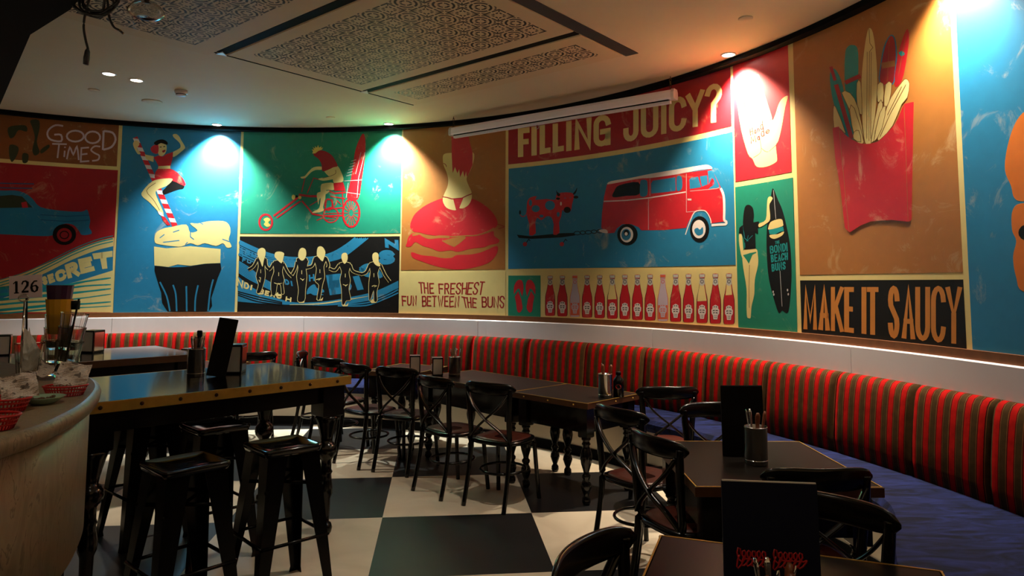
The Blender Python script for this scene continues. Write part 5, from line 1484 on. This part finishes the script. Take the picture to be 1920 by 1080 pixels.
def pot(x, y, z, label, where, items, seed):
    rnd = random.Random(seed)
    o = put(pot0, 'p', (x, y, z + .001), (0, 0, 0), label, 'cutlery pot', 'steel cutlery pots')
    cnt = {'f': 0, 'k': 0}
    for i, t in enumerate(items):
        a = 2 * PI * i / len(items) + rnd.uniform(-.3, .3); ti = rnd.uniform(.10, .2)
        ex = Vector((math.cos(a), math.sin(a)))
        loc = (x + ex.x * .014, y + ex.y * .014, z + .04 + rnd.uniform(0, .008))
        rot = (Matrix.Rotation(ti, 3, Vector((-ex.y, ex.x, 0))) @ Matrix.Rotation(rnd.uniform(0, 3), 3, 'Z')).to_euler()
        put(fk if t == 'f' else kn, t, loc, rot, ('steel fork' if t == 'f' else 'wooden-handled knife') + ' standing in the cutlery pot ' + where, 'fork' if t == 'f' else 'knife', ('forks in the pot ' if t == 'f' else 'knives in the pot ') + where)
pc = bx(367, 706, BH); pot(pc.x, pc.y, BH, 'steel cutlery pot on the near bar table', 'on the near bar table', 'ffkfk', 1)
pot(-.53, 6.55, TH, 'steel cutlery pot beside the napkin dispensers', 'beside the napkin dispensers', 'ffkff', 2)
pc = bx(1135, 745, TH); pot(pc.x, pc.y, TH, 'steel cutlery pot on the studded dining table', 'on the studded dining table', 'kfk', 3)
pot2 = (pc.x + .105, pc.y + .03)
pc = bx(1418, 870, TH); pot(pc.x, pc.y, TH, 'steel cutlery pot before the black menu on the square table', 'on the square table', 'kffk', 5)
pot(.575, 1.56, TH, 'steel cutlery pot before the navy menu at the bottom edge', 'on the nearest table', 'fkfffkfk', 9)

def bottle(x, y, z, label, h=.2, r=.036, red=True):
    e = empty('sauce_bottle', (x, y, z + .001)); tag(e, label, 'bottle')
    MB().lathe([(.0001, 0), (r, 0), (r, h * .62), (r * .9, h * .7), (r * .42, h * .82), (r * .42, h * .88)], 20).build('body', m_black, e)
    MB().lathe([(r * .5, h * .88), (r * .5, h * .985), (r * .4, h), (.0001, h)], 16).build('cap', m_mblack, e)
    if red:
        d = MB(); vs = []; 
        a0 = math.atan2(-y, -x)
        for q in range(16):
            t = 2 * PI * q / 16; aa = a0 + .55 * math.cos(t); vs.append(((r + .0008) * math.cos(aa), (r + .0008) * math.sin(aa), h * .42 + .018 * math.sin(t)))
        d.add(vs, [tuple(range(16))]).build('round_label', m_redink, e)
    return e
bottle(pot2[0], pot2[1], TH, 'dark sauce bottle with a round red label beside the cutlery pot', .19, .042)
pb_ = bx(371, 712, BH); bottle(pb_.x * 1.055, pb_.y * 1.055, BH, 'tall dark sauce bottle rising behind the pot on the near bar table', .285, .034, False)

def menu(x, y, z, w_, h, yaw, lean, label, mat, ink=False, roll=0.0):
    e = empty('menu_card', (x, y, z + .001), yaw); tag(e, label, 'menu')
    e.rotation_euler = (lean, roll, yaw)
    MB().box((0, 0, h / 2), (w_, .006, h), 0, 0, .001).build('cover', mat, e)
    mb = MB()
    mb.box((0, 0, h + .001), (w_ - .004, .004, .004)); mb.build('page_edge', m_napkin if ink else m_mblack, e)
    if ink:
        A_ = MB()
        for ox in (-.042, .04):
            for q in range(2):
                pts = [(ox - .034 + .066 * i / 39 + .007 * math.cos(i * .95 + q), -.0042, h * .585 - .015 * q + (.016 if i < 8 else .010) * math.sin(i * .95 + q * 2)) for i in range(40)]
                A_.tube(pts, .0022, 5, flat=(1, .25), up=(0, 1, 0))
        A_.build('red_script', m_redink, e)
    return e
pm = bx(1404, 862, TH); menu(pm.x, pm.y + .07, TH, .215, .345, .03, -.06, 'black menu card standing on the square table', m_mblack)
menu(.605, 1.66, TH, .217, .395, -.12, -.05, 'navy menu card with red script standing on the nearest table', m_navy, True)
pm = bx(410, 706, BH); menu(pm.x - .015, pm.y - .01, BH, .118, .37, .25, -.10, 'black menu card leaning on the near bar table', m_mblack, False, .17)

# ------------------------------------------------------------------ marble counter
CZ = 1.20
rim = [onz(x, y, CZ)[:2] for x, y in ((55, 807), (128, 777), (170, 752), (190, 726), (183, 711), (162, 703))]
rim = [tuple(r_) for r_ in rim]
out = smooth([(-1.42, 1.0), (-1.33, 1.5)] + rim + [(-2.05, 3.16), (-2.75, 3.70), (-3.6, 4.30)], 6, False)
poly = out + [(-4.6, 4.4), (-4.6, 1.0)]
def inset(pl, d):
    n = len(pl); o = []
    cx = Vector((-3.0, 2.4))
    for i in range(n):
        a, b = Vector(pl[i - 1]), Vector(pl[(i + 1) % n]); t = (b - a).normalized(); nn = Vector((-t.y, t.x))
        if nn.dot(cx - Vector(pl[i])) < 0: nn = -nn
        o.append(tuple(Vector(pl[i]) + nn * d))
    return o
e = empty('bar_counter', (-2.6, 2.4, 0)); e_off = Vector((-2.6, 2.4))
loc = lambda pl: [(x - e_off.x, y - e_off.y) for x, y in pl]
tag(e, 'rounded marble bar counter at the left', 'counter')
mb = MB(); n = len(poly); 
rings = [(.03, CZ - .06), (.004, CZ - .045), (0, CZ - .02), (.006, CZ - .006), (.022, CZ)]
vs = []
for d, z in rings: vs += [(x, y, z) for x, y in loc(inset(poly, d))]
fs = [(q * n + i, q * n + (i + 1) % n, (q + 1) * n + (i + 1) % n, (q + 1) * n + i) for q in range(len(rings) - 1) for i in range(n)]
mb.add(vs, fs, 0, True)
mb.prism(loc(inset(poly, .022)), CZ - .002, CZ - .0002); mb.prism(loc(inset(poly, .03)), CZ - .06, CZ - .055)
mb.build('worktop', m_marble, e)
mb = MB(); mb.prism(loc(inset(poly, .035)), .68, CZ - .06, 0, True); mb.build('front', m_marble, e)
mb = MB(); mb.prism(loc(inset(poly, .09)), 0, .68, 0, True); mb.build('plinth', m_blackm, e)

# things on the counter
e = empty('table_number_stand', (-1.955, 2.80, CZ + .0005)); tag(e, 'chrome number stand holding the card 126', 'number stand')
MB().lathe([(.045, 0), (.045, .006), (.01, .012), (.0001, .012)], 24).build('base', m_chrome, e)
MB().tube([(0, 0, .01), (0, 0, .325)], .0042, 8).build('stem', m_chrome, e)
MB().tube([(.02 * math.cos(t), -.008, .335 + .014 * math.sin(t)) for t in [2 * PI * q / 18 for q in range(18)]], .0028, 6, closed=True, up=(0, 1, 0)).build('clip_ring', m_chrome, e)
cd = empty('number_card', (0, 0, 0)); 
bpy.data.objects.remove(cd)
tl = math.radians(4)
def onc(x, z, y=0): return (x * math.cos(tl) - z * math.sin(tl), y, .38 + x * math.sin(tl) + z * math.cos(tl))
mb = MB(); hw_, hh_ = .066, .046
mb.add([onc(a, b, y) for y in (-.001, .001) for a, b in ((-hw_, -hh_), (hw_, -hh_), (hw_, hh_), (-hw_, hh_))], [(0, 1, 2, 3), (7, 6, 5, 4), (0, 4, 5, 1), (1, 5, 6, 2), (2, 6, 7, 3), (3, 7, 4, 0)])
m_card = M('pinkish_white_card', srgb(216, 196, 204), .5, var=.04)
card = mb.build('number_card', m_card, e)
dg = MB()
def dstroke(pts, wd):
    for q in stroke(pts, wd): dg.add([onc(a, b, -.0022) for a, b in q], [(0, 1, 2, 3)])
dstroke([(-.036, .024), (-.036, -.022)], .010); dstroke([(-.046, -.023), (-.026, -.023)], .004); dstroke([(-.049, .014), (-.037, .024)], .004)
dstroke([(-.014, .010), (-.009, .021), (.001, .023), (.009, .016), (.008, .005), (-.002, -.008), (-.014, -.020)], [.006, .006, .005, .010, .010, .006, .003])
dstroke([(-.015, -.020), (.013, -.020)], .008)
dstroke([(.048, .020), (.036, .020), (.026, .008), (.024, -.006), (.028, -.018), (.037, -.023), (.046, -.017), (.048, -.006), (.042, .002), (.032, .001), (.026, -.005)], [.005, .005, .008, .010, .009, .004, .008, .010, .006, .004, .003])
dg.build('digits', m_mblack, card)

def make_tumbler(mat, name='tumbler'):
    h = .15; pr = [(.0001, 0), (.034, 0), (.037, .004), (.040, .03), (.046, .09), (.052, .148), (.053, h), (.051, h), (.049, .146), (.043, .09), (.036, .03), (.033, .010), (.0001, .009)]
    return MB().lathe(pr, 14, smooth=False).build(name, mat)
tb = make_tumbler(m_glass)
TX, TY = -1.965, 3.03
used_t = [False]
def tum(loc, label, rot=(0, 0, 0)):
    o = tb if not used_t[0] else tb.copy()
    if used_t[0]: COL.objects.link(o)
    used_t[0] = True
    o.location = loc; o.rotation_euler = rot
    tag(o, label, 'glass', 'clear tumblers stacked on the counter'); return o
for i in range(3): tum((TX, TY, CZ + .001 + i * .055), ['lowest', 'second', 'third'][i] + ' clear tumbler in the stack below the yellow tumbler')
o = make_tumbler(m_yel); o.location = (TX, TY, CZ + .001 + .165 + .01); tag(o, 'yellow tumbler near the top of the stack on the counter', 'glass')
o = make_tumbler(m_pur); o.location = (TX, TY, CZ + .001 + .175 + .06); tag(o, 'dark purple tumbler on top of the stack on the counter', 'glass')
ax = Vector((.115, .99))
for i in range(3):
    t = math.radians(7); z0 = i * .058
    tum((-1.865 + math.sin(t) * z0, 2.93 + .0, CZ + .006 + math.cos(t) * z0), ['lowest', 'middle', 'top'][i] + ' clear tumbler in the leaning right-hand stack', (0, t, 0))
tum((-1.975, 2.87, CZ + .001), 'clear tumbler holding a crumpled napkin')
def straw(a, b, label):
    o = MB().tube([(0, 0, 0), Vector(b) - Vector(a)], .0042, 8).build('drinking_straw', m_mblack, None, a); tag(o, label, 'straw', 'black drinking straws')
straw((-1.865, 2.93, CZ + .05), (-1.80, 2.90, CZ + .33), 'black straw in the leaning glass stack')
straw((-2.0, 2.90, CZ + .03), (-2.04, 2.93, CZ + .34), 'black straw left of the yellow tumbler')
straw((-1.895, 2.92, CZ + .03), (-1.85, 2.95, CZ + .22), 'short black straw low in the leaning glass stack')
o = MB().lathe([(.0001, 0), (.016, 0), (.017, .02), (.017, .036), (.0001, .038)], 14).build('bottle_stopper', m_mblack, None, (-1.832, 2.93, CZ + .285)); tag(o, 'small black stopper on the leaning glass stack', 'stopper')

def crumple(name, w_, d_, h, mat, seed, n=13):
    rnd = random.Random(seed); mb = MB(); mb.uv = []; vs = []; ph = [rnd.uniform(0, 6) for _ in range(6)]
    for i in range(n):
        for j in range(n):
            u, v = i / (n - 1) - .5, j / (n - 1) - .5
            z = h * (.5 + .5 * math.sin(u * 7 + ph[0]) * math.cos(v * 6 + ph[1])) + rnd.uniform(-1, 1) * h * .10 + h * .5 * max(abs(u), abs(v))
            vs.append((u * w_ + rnd.uniform(-.1, .1) * w_ / n, v * d_ + rnd.uniform(-.1, .1) * d_ / n, z)); mb.uv.append((u + .5, v + .5))
    fs = [(i * n + j, (i + 1) * n + j, (i + 1) * n + j + 1, i * n + j + 1) for i in range(n - 1) for j in range(n - 1)]
    mb.add(vs, fs, 0, False); o = mb.build(name, mat)
    sm = o.modifiers.new('thickness', 'SOLIDIFY'); sm.thickness = .0006
    return o
rnd = random.Random(5); mb = MB(); vs = []; fs = []
for a_ in range(13):
    t = a_ / 12; R_ = .032 * (1 - .75 * t ** 2.2) * (.75 + .5 * t if t < .5 else 1)
    for q in range(14):
        th_ = 2 * PI * q / 14; rr = R_ * (1 + .28 * math.sin(3 * th_ + 4 * t) + rnd.uniform(-.12, .12))
        vs.append((rr * math.cos(th_) + .012 * math.sin(5 * t), rr * math.sin(th_), .16 * t + .02 * math.sin(2 * th_ + 1)))
for a_ in range(12):
    for q in range(14): fs.append((a_ * 14 + q, a_ * 14 + (q + 1) % 14, (a_ + 1) * 14 + (q + 1) % 14, (a_ + 1) * 14 + q))
fs += [tuple(range(14))[::-1], tuple(168 + q for q in range(14))]
o = mb.add(vs, fs).build('crumpled_napkin', m_napkin, None, (-1.975, 2.87, CZ + .035))
tag(o, 'crumpled white napkin stuffed in a clear tumbler', 'napkin')

def basket(x, y, z, a, label, sc=1.0):
    e = empty('food_basket', (x, y, z + .001), a); tag(e, label, 'basket', 'red plastic food baskets'); e.scale = (sc,) * 3
    def ov(rx, ry, n=40): return [(rx * math.cos(t), ry * math.sin(t)) for t in [2 * PI * q / n for q in range(n)]]
    mb = MB(); mb.prism(ov(.072, .052), 0, .003); mb.build('base', m_redpl, e)
    mb = MB(); n = 40
    t_, b_ = ov(.092, .068), ov(.073, .053)
    for i in range(n):
        mb.tube([(b_[i][0], b_[i][1], .001), (t_[i][0], t_[i][1], .046)], .0022, 5)
    for f_ in (.4, .72): mb.tube([(b_[i][0] + (t_[i][0] - b_[i][0]) * f_, b_[i][1] + (t_[i][1] - b_[i][1]) * f_, .046 * f_) for i in range(n)], .0032, 5, closed=True)
    mb.build('lattice_side', m_redpl, e)
    MB().tube([(p[0], p[1], .047) for p in t_], .0042, 6, closed=True, flat=(1.4, 1)).build('rim', m_redpl, e)
    return e
def paper(x, y, z, a, label, seed, s=.15, h=.06, tilt=(.0, .0)):
    o = crumple('paper_liner', s, s * .85, h, m_news, seed); o.location = (x, y, z); o.rotation_euler = (tilt[0], tilt[1], a)
    tag(o, label, 'paper'); return o
b1, b2, b3, bp_ = bx(122, 742, CZ), bx(2, 772, CZ), bx(-22, 806, CZ), bx(80, 757, CZ)
basket(b1.x, b1.y, CZ, .3, 'red plastic food basket at the right, near the counter edge', .74); paper(b1.x + .01, b1.y + .025, CZ + .066, .35, 'printed paper standing in the right red basket', 11, .10, .02, (1.1, .15))
basket(b2.x, b2.y, CZ, .1, 'red plastic food basket behind the green plate at the left', .86); paper(b2.x + .03, b2.y + .03, CZ + .066, .7, 'printed paper in the left red basket', 21, .095, .025, (1.0, -.1))
basket(b3.x, b3.y, CZ, .1, 'red plastic food basket at the left frame edge, nearest', .8); paper(bx(75, 712, CZ).x, bx(75, 712, CZ).y, CZ + .03, .2, 'white crumpled paper behind the left red basket', 31, .10, .03, (.5, .2))
e = empty('plate', (bp_.x, bp_.y, CZ + .001)); tag(e, 'pale green plate with food scraps between the red baskets', 'plate'); e.scale = (.8, .8, .8)
MB().lathe([(.0001, 0), (.04, 0), (.05, .006), (.078, .026), (.080, .029), (.076, .028), (.05, .010), (.0001, .006)], 32).build('dish', m_plate, e)
mb = MB(); rnd = random.Random(3)
for q in range(26):
    a, r_ = rnd.uniform(0, 6.28), rnd.uniform(0, .036); s_ = rnd.uniform(.004, .009)
    mb.box((r_ * math.cos(a), r_ * math.sin(a), .008 + s_ / 2 + rnd.uniform(0, .006)), (s_ * 1.6, s_, s_), 0, rnd.uniform(0, 3), s_ * .3)
o = mb.build('food_scraps', m_food, None, (bp_.x, bp_.y, CZ + .002)); tag(o, 'brown food scraps left on the pale green plate', 'food', None, 'stuff')
